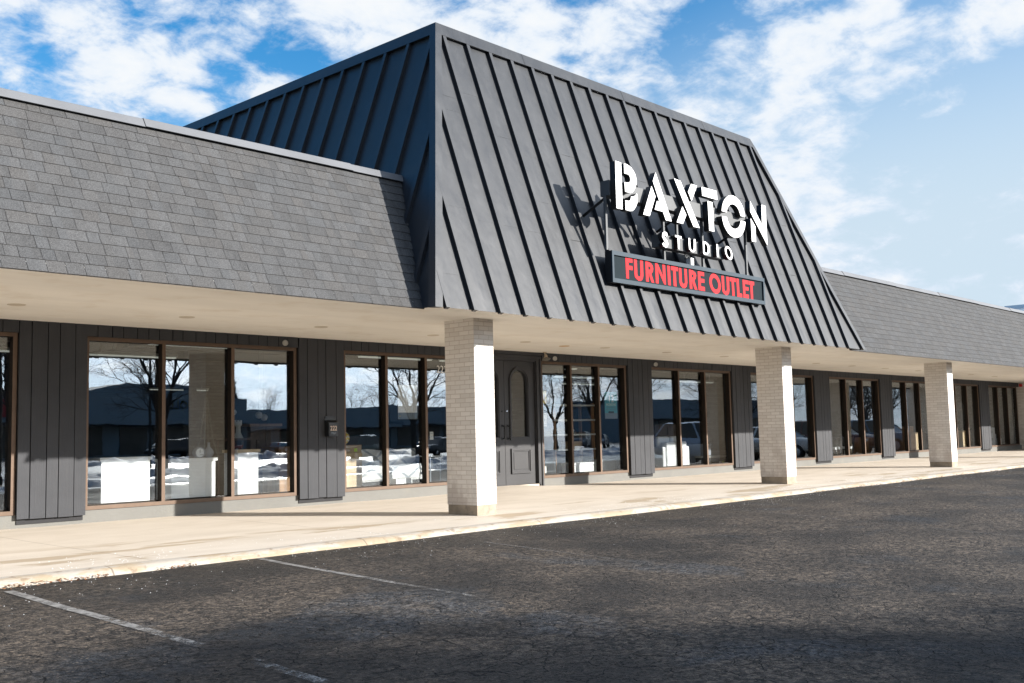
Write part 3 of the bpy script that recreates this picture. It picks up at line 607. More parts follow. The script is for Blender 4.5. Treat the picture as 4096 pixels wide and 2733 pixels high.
# standing seam mansard
XL, XR, YF, ZF, MS, ZTP = -1.59, 10.99, -.9005, 2.807, 1.6385, 7.47
KS = MS/(ZTP-ZF); YBK = 17.0
def mansard():
    b = MB()
    fl = [(XL, YF, ZF), (XR, YF, ZF), (XR-MS, YF+MS, ZTP), (XL+MS, YF+MS, ZTP)]
    nf = Vector((0, -1, KS)).normalized(); zf2 = ZF-.0
    # pans: slightly dished strips between seams with lapped joints
    xs = [XL]+[-1.42+.5083*k for k in range(24)]+[XR]
    def zmax(x): return min(ZTP, ZF+min((x-XL), (XR-x))/KS)
    rs = random.Random(4)
    for a, c in zip(xs[:-1], xs[1:]):
        if c-a < .02: continue
        za, zc = zmax(a), zmax(c)
        P = lambda x, z, d=0: (x, YF+(z-ZF)*KS-d*nf.y*0-d, z)
        zz = sorted({ZF, min(za, zc)} | {z for z in (ZF+rs.uniform(1.2, 2.0), ZF+rs.uniform(2.6, 3.6)) if z < min(za, zc)-.1})
        for i, (z0, z1) in enumerate(zip(zz[:-1], zz[1:])):
            o0 = 0
            mid = (a+c)/2; dd = rs.uniform(-.005, .005)
            b.face([P(a, z0, .002), P(mid, z0, .002+dd), P(mid, z1, dd), P(a, z1)]); b.face([P(mid, z0, .002+dd), P(c, z0, .002), P(c, z1), P(mid, z1, dd)])
        lo, hi = min(za, zc), max(za, zc)
        if hi-lo > .01:
            if za > zc: b.face([P(a, lo), P(c, lo), P(a, hi)])
            else: b.face([P(a, lo), P(c, lo), P(c, hi)])
    for x in (XL, XR):      # side slopes
        s = 1 if x == XL else -1
        e = .075; q = [(x, YF, ZF), (x+s*MS, YF+MS, ZTP), (x+s*MS, YBK-MS, ZTP), (x+s*e*KS, YBK, ZF+e), (x+s*e*KS, -.61, ZF+e), (x, -.61, ZF)]
        b.face(q if s > 0 else q[::-1])
    b.face([(XL, YBK, ZF), (XR, YBK, ZF), (XR-MS, YBK-MS, ZTP), (XL+MS, YBK-MS, ZTP)])
    b.face([(XL+MS, YF+MS, ZTP), (XR-MS, YF+MS, ZTP), (XR-MS, YBK-MS, ZTP), (XL+MS, YBK-MS, ZTP)])
    # battens
    def batten(p, q, side, n_, w=.034, h=.058):
        p, q, side, n_ = Vector(p), Vector(q), Vector(side), Vector(n_)
        a = [p-side*w, p+side*w, p+side*w+n_*h, p-side*w+n_*h]; c = [q-side*w, q+side*w, q+side*w+n_*h, q-side*w+n_*h]
        b.face([a[3], a[2], c[2], c[3]]); b.face([a[0], a[3], c[3], c[0]]); b.face([a[2], a[1], c[1], c[2]]); b.face([a[0], a[1], a[2], a[3]]); b.face([c[3], c[2], c[1], c[0]])
    ncap = .20
    for k in range(24):
        x = -1.42+.5083*k; zt = min(zmax(x)-.0, ZTP-ncap+.02)
        z0 = ZF-.022
        if zt-z0 > .1: batten((x, YF+(z0-ZF)*KS, z0), (x, YF+(zt-ZF)*KS, zt), (1, 0, 0), nf)
    nl = Vector((-1, 0, KS)).normalized(); nr = Vector((1, 0, KS)).normalized()
    for k in range(-9, 22):
        y = 3.41+.545*k
        if y < YF+.1 or y > YBK-1: continue
        zt = min(ZTP-ncap+.02, ZF+(y-YF)/KS); 
        e = .08 if y > -.6 else 0
        batten((XL+e*KS, y, ZF+e), (XL+(zt-ZF)*KS, y, zt), (0, 1, 0), nl)
        batten((XR-e*KS, y, ZF+e), (XR-(zt-ZF)*KS, y, zt), (0, 1, 0), nr)
    o = b.build('metal_roof', M['metal'], BL)
    # cap flashing
    c = MB(); d = .055; zc = ZTP-ncap
    def ring(z, out):
        m = (z-ZF)*KS-out; return [(XL+m, YF+m, z), (XR-m, YF+m, z), (XR-m, YBK-m, z), (XL+m, YBK-m, z)]
    r0, r1, r2 = ring(zc, d+.01), ring(ZTP+.012, d), ring(ZTP+.012, -.3); r3 = ring(zc, .0)
    for i in range(4):
        j = (i+1) % 4
        c.face([r0[i], r0[j], r1[j], r1[i]]); c.face([r1[i], r1[j], r2[j], r2[i]]); c.face([r3[i], r3[j], r0[j], r0[i]])
    x = XL+MS+1.9          # cap joints on the front run
    while x < XR-MS-.5:
        for z0, z1 in ((zc-.002, ZTP+.01),):
            y0, y1 = YF+(z0-ZF)*KS-d-.013, YF+(z1-ZF)*KS-d-.003
            c.face([(x, y0, z0), (x+.62*0+.012, y0, z0), (x+.012, y1, z1), (x, y1, z1)], 1)
        x += 3.05*.9
    c.build('roof_cap', [M['metal'], M['black']], o)
    # hip flashings
    for s, x in ((1, XL), (-1, XR)):
        h = MB(); wd = .13; o_ = .062
        A = Vector((x, YF, ZF-.012)); T = Vector((x+s*(MS-.07), YF+MS-.07, ZTP-ncap+.01))
        nn = Vector((-s*o_, -o_, 0))
        a0, t0 = A+nn, T+nn; a1, t1 = a0+Vector((s*wd, 0, 0)), t0+Vector((s*wd, 0, 0)); a2, t2 = a0+Vector((0, wd, 0)), t0+Vector((0, wd, 0))
        bk = Vector((0, o_, 0)); bs = Vector((s*o_, 0, 0))
        for q in ([a0, a1, t1, t0], [a1, a1+bk, t1+bk, t1], [a2, a0, t0, t2], [a2+bs, a2, t2, t2+bs], [a0, a2, a2+bs, a1+bk, a1]): h.face(q)
        h.build('hip_flashing', M['metal'], o)
mansard()
# brick columns
def column(x):
    b = MB(); D, Wd, z0, z1 = .61, .406, .1484, HS
    def side(p, q, u0, L):
        b.face([(*p, z0), (*q, z0), (*q, z1), (*p, z1)], 0, uv=[(u0, .028), (u0+L, .028), (u0+L, .028+z1-z0), (u0, .028+z1-z0)])
    side((x, D), (x, 0), 0, D); side((x, 0), (x+Wd, 0), .1016, Wd); side((x+Wd, 0), (x+Wd, D), .0, D); side((x+Wd, D), (x, D), .1016, Wd)
    o = b.build('brick_column', M['brick'], BL)
    c = MB(); g = .008; c.box((x+g, g, -.08), (x+Wd-g, D-g, z0)); c.build('column_base', M['colbase'], o)
for x in (-9.09, 0, 9.09, 18.222, 27.31, 36.9): column(x)
b = MB(); z1 = HS
for (p, q, L) in (((36.62, 4.3), (36.62, -.8), 5.1), ((36.62, -.8), (37.0, -.8), .38)):
    b.face([(*p, -.1), (*q, -.1), (*q, z1), (*p, z1)], 0, uv=[(0, .03), (L, .03), (L, z1+.13), (0, z1+.13)])
b.build('brick_wall', M['brick'], BL)
# entrance door unit
def doors():
    b = MB(); y0 = YW-.03
    b.box((3.585, y0, -.02), (3.745, YW+.14, 2.787)); b.box((5.655, y0, -.02), (5.805, YW+.14, 2.787)); b.box((3.745, y0, 2.672), (5.655, YW+.14, 2.787))
    b.box((3.56, y0-.03, 2.787), (5.83, YW+.1, HS)); b.box((3.70, y0+.03, -.02), (3.762, YW+.14, 2.672)); b.box((5.638, y0+.03, -.02), (5.70, YW+.14, 2.672)); b.box((3.762, y0+.03, 2.655), (5.638, YW+.14, 2.672))
    b.box((3.600, y0-.022, 0), (3.64, y0, 2.76)); b.box((5.75, y0-.022, 0), (5.79, y0, 2.76)); b.box((3.64, y0-.022, 2.72), (5.75, y0, 2.76))
    fo = b.build('door_frame', M['doorpaint'], BL)
    t = MB(); t.box((3.70, YW-.03, -.02), (5.70, YW+.16, .128)); t.build('threshold', M['walk'], fo)
    def arch(cx, r, zb, zs, n=18): return [(cx-r, zb), (cx+r, zb)]+[(cx+r*math.cos(a), zs+r*math.sin(a)) for a in fr(0, math.pi, n)]
    for s in (-1, 1):
        x0, x1 = (3.765, 4.716) if s < 0 else (4.726, 5.635)
        X = lambda x: x if s > 0 else 2*4.721-x
        yl = YW+.035; cx = X(5.165)
        lo = poly_mesh([[(x0, .135), (x1, .135), (x1, 2.652), (x0, 2.652)], arch(cx, .245, 1.10, 2.225)], yl, .05, [M['doorpaint']], 'door', BL)
        g = poly_mesh([arch(cx, .25, 1.095, 2.225)], yl+.03, .008, [M['glass']], 'glass', lo)
        poly_mesh([arch(cx, .30, 1.04, 2.235), arch(cx, .262, 1.08, 2.230)], yl-.030, .029, [M['doorpaint']], 'moulding', lo)
        poly_mesh([arch(cx, .262, 1.08, 2.230), arch(cx, .242, 1.105, 2.225)], yl-.016, .014, [M['doorpaint']], 'moulding', lo)
        p0, p1 = sorted((X(4.882), X(5.480)))
        def rect(a, c, e, f): return [(a, e), (c, e), (c, f), (a, f)]
        poly_mesh([rect(p0, p1, .362, .867), rect(p0+.035, p1-.035, .397, .832)], yl-.030, .029, [M['doorpaint']], 'moulding', lo)
        poly_mesh([rect(p0+.035, p1-.035, .397, .832), rect(p0+.06, p1-.06, .422, .807)], yl-.014, .013, [M['doorpaint']], 'moulding', lo)
        poly_mesh([rect(p0+.085, p1-.085, .447, .782)], yl-.008, .007, [M['doorpaint']], 'panel', lo)
        h = MB(); hx = X(4.80); pts = [(hx, yl-.005, 1.065), (hx, yl-.06, 1.085)]+[(hx+.010*math.cos(k*2.1), yl-.065+.006*math.sin(k*2.1), 1.085+k*.0192) for k in range(13)]+[(hx, yl-.06, 1.315), (hx, yl-.005, 1.335)]
        for a, c in zip(pts[:-1], pts[1:]): h.cyl(a, c, .012, n=8)
        h.box((hx-.022, yl-.006, 1.04), (hx+.022, yl-.0005, 1.10)); h.box((hx-.022, yl-.006, 1.30), (hx+.022, yl-.0005, 1.36)); h.build('handle', M['black'], lo)
        k = MB(); k.lathe((X(4.79), yl-.001, 1.625), [(0, .012), (.016, .012), (.02, 0)], 'y', 12); k.build('lock', M['chrome'] if s > 0 else M['black'], lo)
        if s > 0:
            for zc in (2.466, 1.79, 1.118, .445):
                q = MB(); q.cyl((5.637, yl-.016, zc-.065), (5.637, yl-.016, zc+.065), .013, n=8); q.build('hinge', M['black'], lo)
doors()
# interior shell
b = MB()
b.face([(-14, 4.0, .1), (36.6, 4.0, .1), (36.6, 34, .1), (-14, 34, .1)], 1); b.face([(-14, 34, .1), (36.6, 34, .1), (36.6, 34, 3.6), (-14, 34, 3.6)])
b.face([(-14, 4, .1), (-14, 34, .1), (-14, 34, 3.6), (-14, 4, 3.6)]); b.face([(36.6, 4.31, .1), (36.6, 34, .1), (36.6, 34, 3.6), (36.6, 4.31, 3.6)])
b.face([(-14, 4, 3.6), (36.6, 4, 3.6), (36.6, 34, 3.6), (-14, 34, 3.6)], 2)
for y in fr(6, 32, 9): b.box((-14, y, 3.34), (36.5, y+.16, 3.59), 2)
for x in (-6.2, 2.4, 11.5, 20.4, 29.4):
    for y in (12, 22): b.box((x, y, .1), (x+.22, y+.22, 3.34), 0)
b.build('shop_interior', [M['interior'], M['carpet'], M['ceil']], BL)
# ---------------------------------------------------------------- roof signs
def roof_y(z): return YF+(z-ZF)*KS
def signs():
    sg = empty('letter_sign', (4.4, -.8, 4.0), 'large white stencil capital letters with smaller spaced letters below, standing off the black roof', 'sign')
    for ch, loops in BIG:
        if ch == 'O' or len(loops) > 0: poly_mesh(loops, -.95, .11, [M['white'], M['black']], 'large_letter', sg)
    for ch, loops in SMALL: poly_mesh(loops, -.95, .085, [M['white'], M['black']], 'small_letter', sg)
    b = MB(); b.box((2.238, -.838, 4.862), (6.44, -.665, 5.105)); b.build('raceway', M['galv'], sg)
    b = MB(); b.box((3.545, -.863, 4.192), (5.56, -.70, 4.402)); b.build('raceway', M['galv'], sg)
    for x, z0, z1 in ((2.236, 4.0, 4.87), (3.815, 4.0, 4.20), (3.815, 4.40, 4.87), (4.215, 4.40, 4.87), (5.01, 4.0, 4.20), (5.01, 4.40, 4.87), (6.50, 4.0, 4.87)):
        b = MB(); b.box((x-.022, -.775, z0-.0), (x+.022, -.735, z1-.003)); b.build('post', M['galv'], sg)
    for x in (2.30, 6.3, 4.35):
        b = MB(); zt, zb = 4.86, 4.62
        for q in ((x, -.74, zt), ): b.cyl(q, (x, roof_y(zb)+.02, zb), .024, n=6)
        b.build('bracket', M['black'], sg)
    b = MB(); b.box((4.575, -.79, 4.0), (4.665, -.70, 4.125)); b.build('junction_box', M['whitep'], sg)
    b = MB(); pts = [(4.60, -.75, 4.13), (4.57, -.76, 4.17), (4.52, -.77, 4.15), (4.47, -.77, 4.11), (4.44, -.76, 4.15), (4.45, -.76, 4.2)]
    for a, c in zip(pts[:-1], pts[1:]): b.cyl(a, c, .011, n=6, caps=False)
    b.build('cable', M['galv'], sg)
    cb = empty('box_sign', (4.7, -.73, 3.5), 'long dark framed sign box with coral red capital lettering, mounted low on the black roof', 'sign')
    x0, x1, z0, z1 = 2.319, 7.073, 3.494, 4.000; f = .068
    b = MB(); b.box((x0, -.77, z0), (x1, -.655, z1))
    b.build('cabinet', M['black'], cb)
    b = MB()
    b.box((x0, -.80, z1-f), (x1, -.771, z1)); b.box((x0, -.80, z0), (x1, -.771, z0+f)); b.box((x0, -.80, z0+f), (x0+.045, -.771, z1-f)); b.box((x1-.045, -.80, z0+f), (x1, -.771, z1-f))
    b.build('frame', M['signblue'], cb)
    b = MB(); b.face([(x0+.045, -.7712, z0+f), (x1-.045, -.7712, z0+f), (x1-.045, -.7712, z1-f), (x0+.045, -.7712, z1-f)]); b.build('sign_face', M['signface'], cb)
    poly_mesh(RED, -.775, .0035, [M['red']], 'lettering', cb)
    for x in (2.9, 4.7, 6.5):
        b = MB(); b.box((x-.03, -.66, 3.55), (x+.03, roof_y(3.62)+.02, 3.60)); b.build('bracket', M['black'], cb)
signs()
# ---------------------------------------------------------------- fixtures on the front
def mailbox():
    o = empty('mailbox', (.27, 3.768, 1.2), 'small black metal mailbox numbered 222 screwed to the dark cladding', 'mailbox')
    b = MB(); b.box((.172, 3.658, 1.19), (.372, 3.755, 1.42)); b.box((.18, 3.650, 1.20), (.364, 3.657, 1.41)); b.build('body', M['black'], o)
    b = MB(); b.face([(.165, 3.65, 1.424), (.379, 3.65, 1.424), (.379, 3.752, 1.466), (.165, 3.752, 1.466)]); b.face([(.165, 3.65, 1.416), (.379, 3.65, 1.416), (.379, 3.65, 1.424), (.165, 3.65, 1.424)]); b.face([(.165, 3.752, 1.466), (.165, 3.752, 1.42), (.165, 3.65, 1.416), (.165, 3.65, 1.424)]); b.build('lid', M['black'], o)
    b = MB(); b.box((.168, 3.756, 1.19), (.376, 3.762, 1.535)); b.box((.176, 3.752, 1.50), (.368, 3.756, 1.53)); b.build('back_plate', M['black'], o)
    text('222', .270, 1.290, .112, 3.646, M['number'], o, 'lettering', .003, .86, 'CENTER')
    text('Mail', .270, 1.225, .06, 3.6475, M['greyp'], o, 'lettering', .002, 1, 'CENTER')
mailbox()
def recessed(x, y, label, m):
    b = MB(); b.lathe((x, y, HS), [(.0, -.004), (.085, -.005), (.092, -.008), (.105, -.004), (.107, 0)], 'z', 20)
    o = b.build('recessed_light', m, loc=(x, y, HS)); return tag(o, label, 'ceiling light', 'recessed lights in the soffit')
RL = [(-5.577, 'recessed soffit light above the window left of the mailbox, far left'), (-3.307, 'recessed soffit light above the wide window with white display cabinets'), (-1.052, 'recessed soffit light above the right pane of the cabinet window'),
      (1.272, 'recessed soffit light just left of the nearest brick column'), (3.59, 'recessed soffit light just right of the nearest brick column'), (4.92, 'rusty orange recessed soffit light over the double doors'), (5.973, 'recessed soffit light right of the rusty one'),
      (8.155, 'recessed soffit light above the cladding panel past the doors'), (10.49, 'recessed soffit light left of the second brick column'), (15.072, 'first recessed soffit light past the second brick column'), (17.213, 'second recessed soffit light past the second brick column'),
      (19.427, 'third recessed soffit light past the second brick column'), (21.883, 'recessed soffit light near the third brick column'), (26.446, 'first recessed soffit light past the third brick column'), (28.836, 'farthest recessed soffit light visible, near the end wall')]
M['dome'] = mat('faded_lens', (.60, .52, .42), .6, 0, .05, 9); M['domeo'] = mat('rusty_lens', (.58, .38, .18), .6, 0, .2, 20)
for x, l in RL: recessed(x, 2.22 if abs(x-4.92) > .1 else 2.40, l, M['domeo'] if 'rusty orange' in l else M['dome'])
def flood():
    o = empty('floodlight', (5.72, 3.6, HS), 'tan swivel floodlight hanging from the soffit beside the double doors', 'floodlight')
    b = MB(); b.cyl((5.72, 3.6, HS-.001), (5.72, 3.6, HS-.02), .045, .035, 12); b.cyl((5.72, 3.6, HS-.02), (5.722, 3.6, 2.775), .013, n=8); b.build('mount', M['lens'], o)
    b = MB(); d = Vector((-.25, -.35, -1)).normalized(); c = Vector((5.745, 3.6, 2.785)); b.cyl(c, c+d*.06, .03, .04, 12); b.cyl(c+d*.06, c+d*.095, .04, .088, 14, caps=False); b.build('housing', M['lens'], o)
    b = MB(); b.cyl(c+d*.094, c+d*.10, .085, .08, 14); b.build('lens', M['cast'], o)
flood()
M['bell'] = mat('dull_aluminium', (.42, .41, .38), .45, .2, .1, 10)
for x, l in ((-.656, 'small round lamp head on the header above the cabinet window'), (6.15, 'small round lamp head on the header right of the tan floodlight'), (9.833, 'small round lamp head on the header above the sofa window')):
    o = empty('spot_lamp', (x, YW-.05, 2.735), l, 'lamp', 'small lamp heads on the header')
    b = MB(); b.cyl((x+.05, YW-.052, 2.735), (x+.05, YW-.075, 2.735), .03, n=10); b.cyl((x+.05, YW-.075, 2.735), (x-.01, YW-.135, 2.735), .014, n=8); b.build('arm', M['bell'], o)
    b = MB(); c = Vector((x-.01, YW-.135, 2.735)); d = Vector((-.75, -.55, -.12)).normalized(); b.cyl(c-d*.01, c+d*.03, .018, .05, 12, caps=False); b.build('shade', M['bell'], o)
    b = MB(); b.cyl(c+d*.02, c+d*.027, .043, n=12); b.build('bulb', M['bell'], o)
b = MB(); b.box((36.50, 3.66, 2.68), (36.615, 3.76, 2.80)); b.lathe((36.56, 3.66, 2.74), [(0, .02), (.04, .015), (.045, 0)], 'y', 10)
tag(b.build('fire_alarm', M['redbox'], loc=(36.56, 3.7, 2.74)), 'small red alarm box under the soffit at the far end wall', 'alarm')
# ---------------------------------------------------------------- window notices
def sheet(name, x0, x1, z0, z1, m, label, cat, lines=(), y=YW+.125):
    o = empty(name, ((x0+x1)/2, y, z0), label, cat)
    b = MB(); b.box((x0, y, z0), (x1, y+.003, z1)); b.build('sheet', m, o)
    for (mt, s, x, z, sz) in lines:
        if isinstance(s, str): text(s, x, z, sz, y-.003, mt, o, 'lettering', .002, 1, 'CENTER')
        else:
            b = MB(); b.box((x, y-.003, z), (x+s[0], y-.0005, z+s[1])); b.build('print', mt, o)
    return o
G_ = M['greyp']
sheet('poster', 8.14, 8.60, 1.46, 2.07, M['teal'], 'teal and grey poster reading 12 MONTHS inside the window right of the doors', 'poster',
      [(M['greyp'], (.46, .13), 8.14, 1.46, 0), (M['paper'], '12', 8.37, 1.835, .23), (M['paper'], 'MONTHS', 8.37, 1.75, .085), (M['greyp'], 'PROMOTIONAL', 8.37, 1.70, .045), (M['greyp'], 'FINANCING AVAILABLE', 8.37, 1.655, .036), (M['black'], (.2, .045), 8.27, 1.585, 0)])
sheet('poster', 1.97, 2.44, 1.48, 2.11, M['whitep'], 'pale poster with grey foot hung in the window beside the nearest column', 'poster', [(G_, (.47, .12), 1.97, 1.48, 0), (M['yellow'], (.03, .03), 2.0, 1.52, 0)])
sheet('notice', 5.96, 6.12, 1.31, 1.59, M['paper'], 'white framed paper notice beside the double doors', 'notice', [(G_, (.12, .008), 5.98, 1.55, 0), (G_, (.03, .05), 6.03, 1.42, 0), (G_, (.05, .006), 5.98, 1.41, 0), (G_, (.12, .008), 5.98, 1.34, 0)])
sheet('notice', 6.50, 6.64, 1.19, 1.35, M['paper'], 'small plain paper sign hanging on the wooden shelf behind the glass', 'notice', [(G_, (.10, .006), 6.52, 1.30, 0), (G_, (.08, .012), 6.53, 1.24, 0)], y=4.5)
sheet('notice', 5.96, 6.13, 1.79, 2.06, M['yellow'], 'pale yellow sheet high in the window beside the doors', 'notice', [(M['palewood'], (.06, .14), 6.02, 1.85, 0)])
sheet('notice', 5.95, 6.07, .33, .47, M['paper'], 'white card with red mark low in the window corner by the doors', 'notice', [(M['red'], (.02, .03), 5.97, .42, 0)])
sheet('notice', 2.75, 2.84, 1.09, 1.24, M['paper'], 'small grey notice in the window next to the nearest column', 'notice', [(G_, (.06, .006), 2.765, 1.2, 0), (G_, (.06, .006), 2.765, 1.15, 0)])
# ---------------------------------------------------------------- goods behind the glass
def cabinet(x0, x1, y0, y1, z1, m, mt, label, cat='cabinet', name='display_cabinet', over=.03, doors=1, z0=.1):
    o = empty(name, ((x0+x1)/2, (y0+y1)/2, z0), label, cat)
    b = MB(); b.box((x0, y0, z0), (x1, y1, z1-.05)); b.build('carcass', m, o)
    b = MB(); b.box((x0-over, y0-.02, z1-.048), (x1+over, y1+.01, z1)); b.build('top', mt, o)
    if doors:
        w = (x1-x0)/doors
        for i in range(doors):
            b = MB(); b.box((x0+w*i+.006, y0-.012, z0+.05), (x0+w*(i+1)-.006, y0-.001, z1-.06)); b.build('door', m, o)
    return o
M['sidegrey'] = mat('grey_laminate', (.36, .36, .34), .6, 0, .05, 3)
cabinet(-3.64, -2.89, 3.975, 4.42, .95, M['whitep'], M['whitep'], 'white display cabinet with overhanging top, leftmost in its window', doors=0)
cabinet(-2.54, -1.79, 3.975, 4.42, .90, M['whitep'], M['whitep'], 'white display cabinet carrying the round clock', doors=0)
cabinet(-1.37, -.99, 4.0, 4.40, 1.01, M['whitep'], M['palewood'], 'narrow white cabinet with pale wooden top', doors=0)
o = empty('clock', (-1.99, 4.1, .90), 'round white clock in grey rim on the white cabinet', 'clock')
b = MB(); b.lathe((-1.99, 4.12, .98), [(.085, -.05), (.085, .04), (.075, .045), (.068, .03)], 'y', 24); b.build('rim', M['greyfab'], o)
b = MB(); b.lathe((-1.99, 4.12, .98), [(0, .031), (.07, .031)], 'y', 24); b.build('face', M['whitep'], o)
b = MB(); b.box((-1.993, 4.084, .975), (-1.987, 4.088, 1.03)); b.box((-1.99, 4.084, .945), (-1.94, 4.088, .951)); b.build('hand', M['black'], o)
b = MB(); b.lathe((-1.82, 4.12, .90), [(.04, 0), (.075, .05), (.08, .09), (.05, .14), (.022, .17), (.018, .22), (.028, .235)], 'z', 16)
tag(b.build('vase', M['greyfab'], smooth=True, loc=(-1.82, 4.12, .90)), 'pear shaped grey vase next to the clock', 'vase')
b = MB(); b.lathe((-.40, 5.5, 1.2), [(.09, 0), (.075, .03), (.045, .1), (.04, .2), (.065, .235), (.065, .29)], 'z', 14)
for k in range(6):
    a = k*math.pi/3; b.box((-.40+.055*math.cos(a)-.012, 5.5+.055*math.sin(a)-.012, 1.49), (-.40+.055*math.cos(a)+.012, 5.5+.055*math.sin(a)+.012, 1.515))
tag(b.build('rook_ornament', M['paper'], loc=(-.4, 5.5, 1.2)), 'white chess rook ornament on a table behind the narrow cabinet', 'ornament')
def table(x0, x1, y0, y1, z, m, label, name='table'):
    o = empty(name, ((x0+x1)/2, (y0+y1)/2, .1), label, 'table')
    b = MB(); b.box((x0, y0, z-.04), (x1, y1, z)); b.build('top', m, o)
    for x in (x0+.03, x1-.07):
        for y in (y0+.03, y1-.07):
            b = MB(); b.box((x, y, .1), (x+.04, y+.04, z-.04)); b.build('leg', m, o)
table(-.65, -.05, 5.3, 5.9, 1.2, M['darkwood'], 'tall dark table carrying the white rook ornament')
cabinet(.10, .42, 5.0, 5.5, 1.03, M['wood'], M['wood'], 'low brown wooden chest at the right end of the cabinet window', 'chest', 'chest', .005, 1)
cabinet(.17, .84, 6, 6.5, 1.46, M['darkwood'], M['wood'], 'tall brown wardrobe deep in the shop behind the narrow cabinet', 'wardrobe', 'wardrobe', .02, 2)
def tower():
    o = empty('tower_ornament', (-1.35, 5.0, .9), 'slender lattice tower ornament behind the clock', 'ornament'); b = MB()
    c = (-1.33, 5.0)
    for s, t in ((1, 1), (1, -1), (-1, 1), (-1, -1)):
        pr = [(.13, .9), (.075, 1.2), (.045, 1.5), (.02, 1.75), (.006, 1.9)]
        for (r0, z0), (r1, z1) in zip(pr[:-1], pr[1:]): b.cyl((c[0]+s*r0, c[1]+t*r0, z0), (c[0]+s*r1, c[1]+t*r1, z1), .012, .010, 6)
    for z, r in ((1.2, .085), (1.5, .055)): b.box((c[0]-r, c[1]-r, z), (c[0]+r, c[1]+r, z+.025))
    b.build('lattice', M['cast'], o)
    b = MB(); b.cyl((c[0], c[1], 1.9), (c[0], c[1], 2.02), .006, n=6); b.build('spire', M['cast'], o)
tower()
table(-1.6, -1.05, 4.95, 5.3, .9, M['darkwood'], 'dark side table under the tower ornament')
cabinet(1.02, 1.40, 4.3, 4.8, .88, M['palewood'], M['palewood'], 'pale wooden cabinet in the window beside the mailbox', 'cabinet', 'cabinet', 0, 1)
o = empty('cardboard_box', (1.2, 4.5, .88), 'cardboard box with lime note on the pale wooden cabinet', 'box')
b = MB(); b.box((1.02, 4.32, .882), (1.41, 4.7, 1.03)); b.build('carton', M['card'], o); b = MB(); b.box((1.24, 4.315, .91), (1.31, 4.3195, .97)); b.build('note', M['lime'], o)
def chevron():
    m, t, bb = newmat('chevron_fabric'); co = t('NewGeometry').outputs['Position']; sx = t('SeparateXYZ'); t.set(sx, 0, co)
    zig = t.math('ABSOLUTE', t.math('SUBTRACT', t.math('FRACT', t.math('MULTIPLY', sx.outputs[0], 14)), .5))
    f = t.math('FRACT', t.math('ADD', t.math('MULTIPLY', sx.outputs[2], 14), zig)); t.set(bb, 'Base Color', t.mix(t.math('GREATER_THAN', f, .55), (.80, .58, .05), (.75, .76, .72))); return m
b = MB(); b.lathe((1.08, 4.45, 1.03), [(0, 0), (.07, .02), (.12, .08), (.13, .13), (.12, .18), (.07, .235), (0, .25)], 'z', 18)
tag(b.build('globe_lantern', chevron(), smooth=True, loc=(1.08, 4.45, 1.03)), 'yellow and white chevron patterned globe on the cardboard box', 'lantern')
def mattress():
    m, t, bb = newmat('patterned_ticking'); co = t('NewGeometry').outputs['Position']; sx = t('SeparateXYZ'); t.set(sx, 0, co)
    a = t.math('ABSOLUTE', t.math('SUBTRACT', t.math('FRACT', t.math('ADD', t.math('MULTIPLY', sx.outputs[0], 1.7), t.math('MULTIPLY', sx.outputs[2], 2.6))), .5)); c = t.math('ABSOLUTE', t.math('SUBTRACT', t.math('FRACT', t.math('SUBTRACT', t.math('MULTIPLY', sx.outputs[0], 1.7), t.math('MULTIPLY', sx.outputs[2], 2.6))), .5))
    f = t.math('LESS_THAN', t.math('MINIMUM', a, c), .07); t.set(bb, 'Base Color', t.mix(f, (.72, .72, .72), (.33, .36, .40))); bb.inputs['Roughness'].default_value = .35
    bp = t('Bump'); bp.inputs['Strength'].default_value = .6; bp.inputs['Distance'].default_value = .03; t.set(bp, 'Height', t.noise(co, 7, 4, .6, .6)); t.set(bb, 'Normal', bp)
    o = empty('wrapped_sofa', (2.4, 4.8, .1), 'plastic wrapped sofa with grey diamond pattern in the window left of the nearest column', 'sofa')
    def pad(x0, x1, y0, y1, z0, z1, n):
        b = MB(); nx, nz = 14, 6
        for s in range(1):
            for i in range(nx):
                for j in range(nz):
                    def P(i, j):
                        u, v = i/nx, j/nz; e = .05*(1-(2*u-1)**4)*(1-(2*v-1)**4)+.03*noise.noise((u*4, v*4, 3))
                        return (x0+(x1-x0)*u, y0-e, z0+(z1-z0)*v+.02*math.sin(u*9)*(v > .9))
                    b.face([P(i, j), P(i+1, j), P(i+1, j+1), P(i, j+1)])
        b.box((x0, y0+.01, z0), (x1, y1, z1-.02)); return b.build(n, m, o)
    pad(1.55, 3.15, 4.5, 5.2, .34, .62, 'seat'); pad(1.6, 3.1, 4.75, 5.3, .58, .92, 'backrest')
    b = MB(); b.box((1.6, 4.55, .1), (3.1, 5.2, .335)); b.build('plinth', M['black'], o)
mattress()
o = empty('carton', (2.28, 4.2, .1), 'low pair of white cartons on the floor in front of the wrapped sofa', 'box')
for x in (2.08, 2.285):
    b = MB(); b.box((x, 4.15, .1), (x+.19, 4.35, .385)); b.build('carton_body', M['whitep'], o)
o = empty('glass_shelf_unit', (3.22, 4.4, .1), 'glass and white shelf unit behind the nearest column', 'shelf')
for z in (.25, .5, .76):
    b = MB(); b.box((3.08, 4.3, z), (3.36, 4.6, z+.02)); b.build('shelf', M['whitep'], o)
for x in (3.08, 3.345):
    b = MB(); b.box((x, 4.3, .1), (x+.015, 4.32, .8)); b.build('post', M['greyfab'], o)
b = MB(); b.box((3.12, 4.32, .52), (3.24, 4.5, .70)); b.build('drawer', M['black'], o)
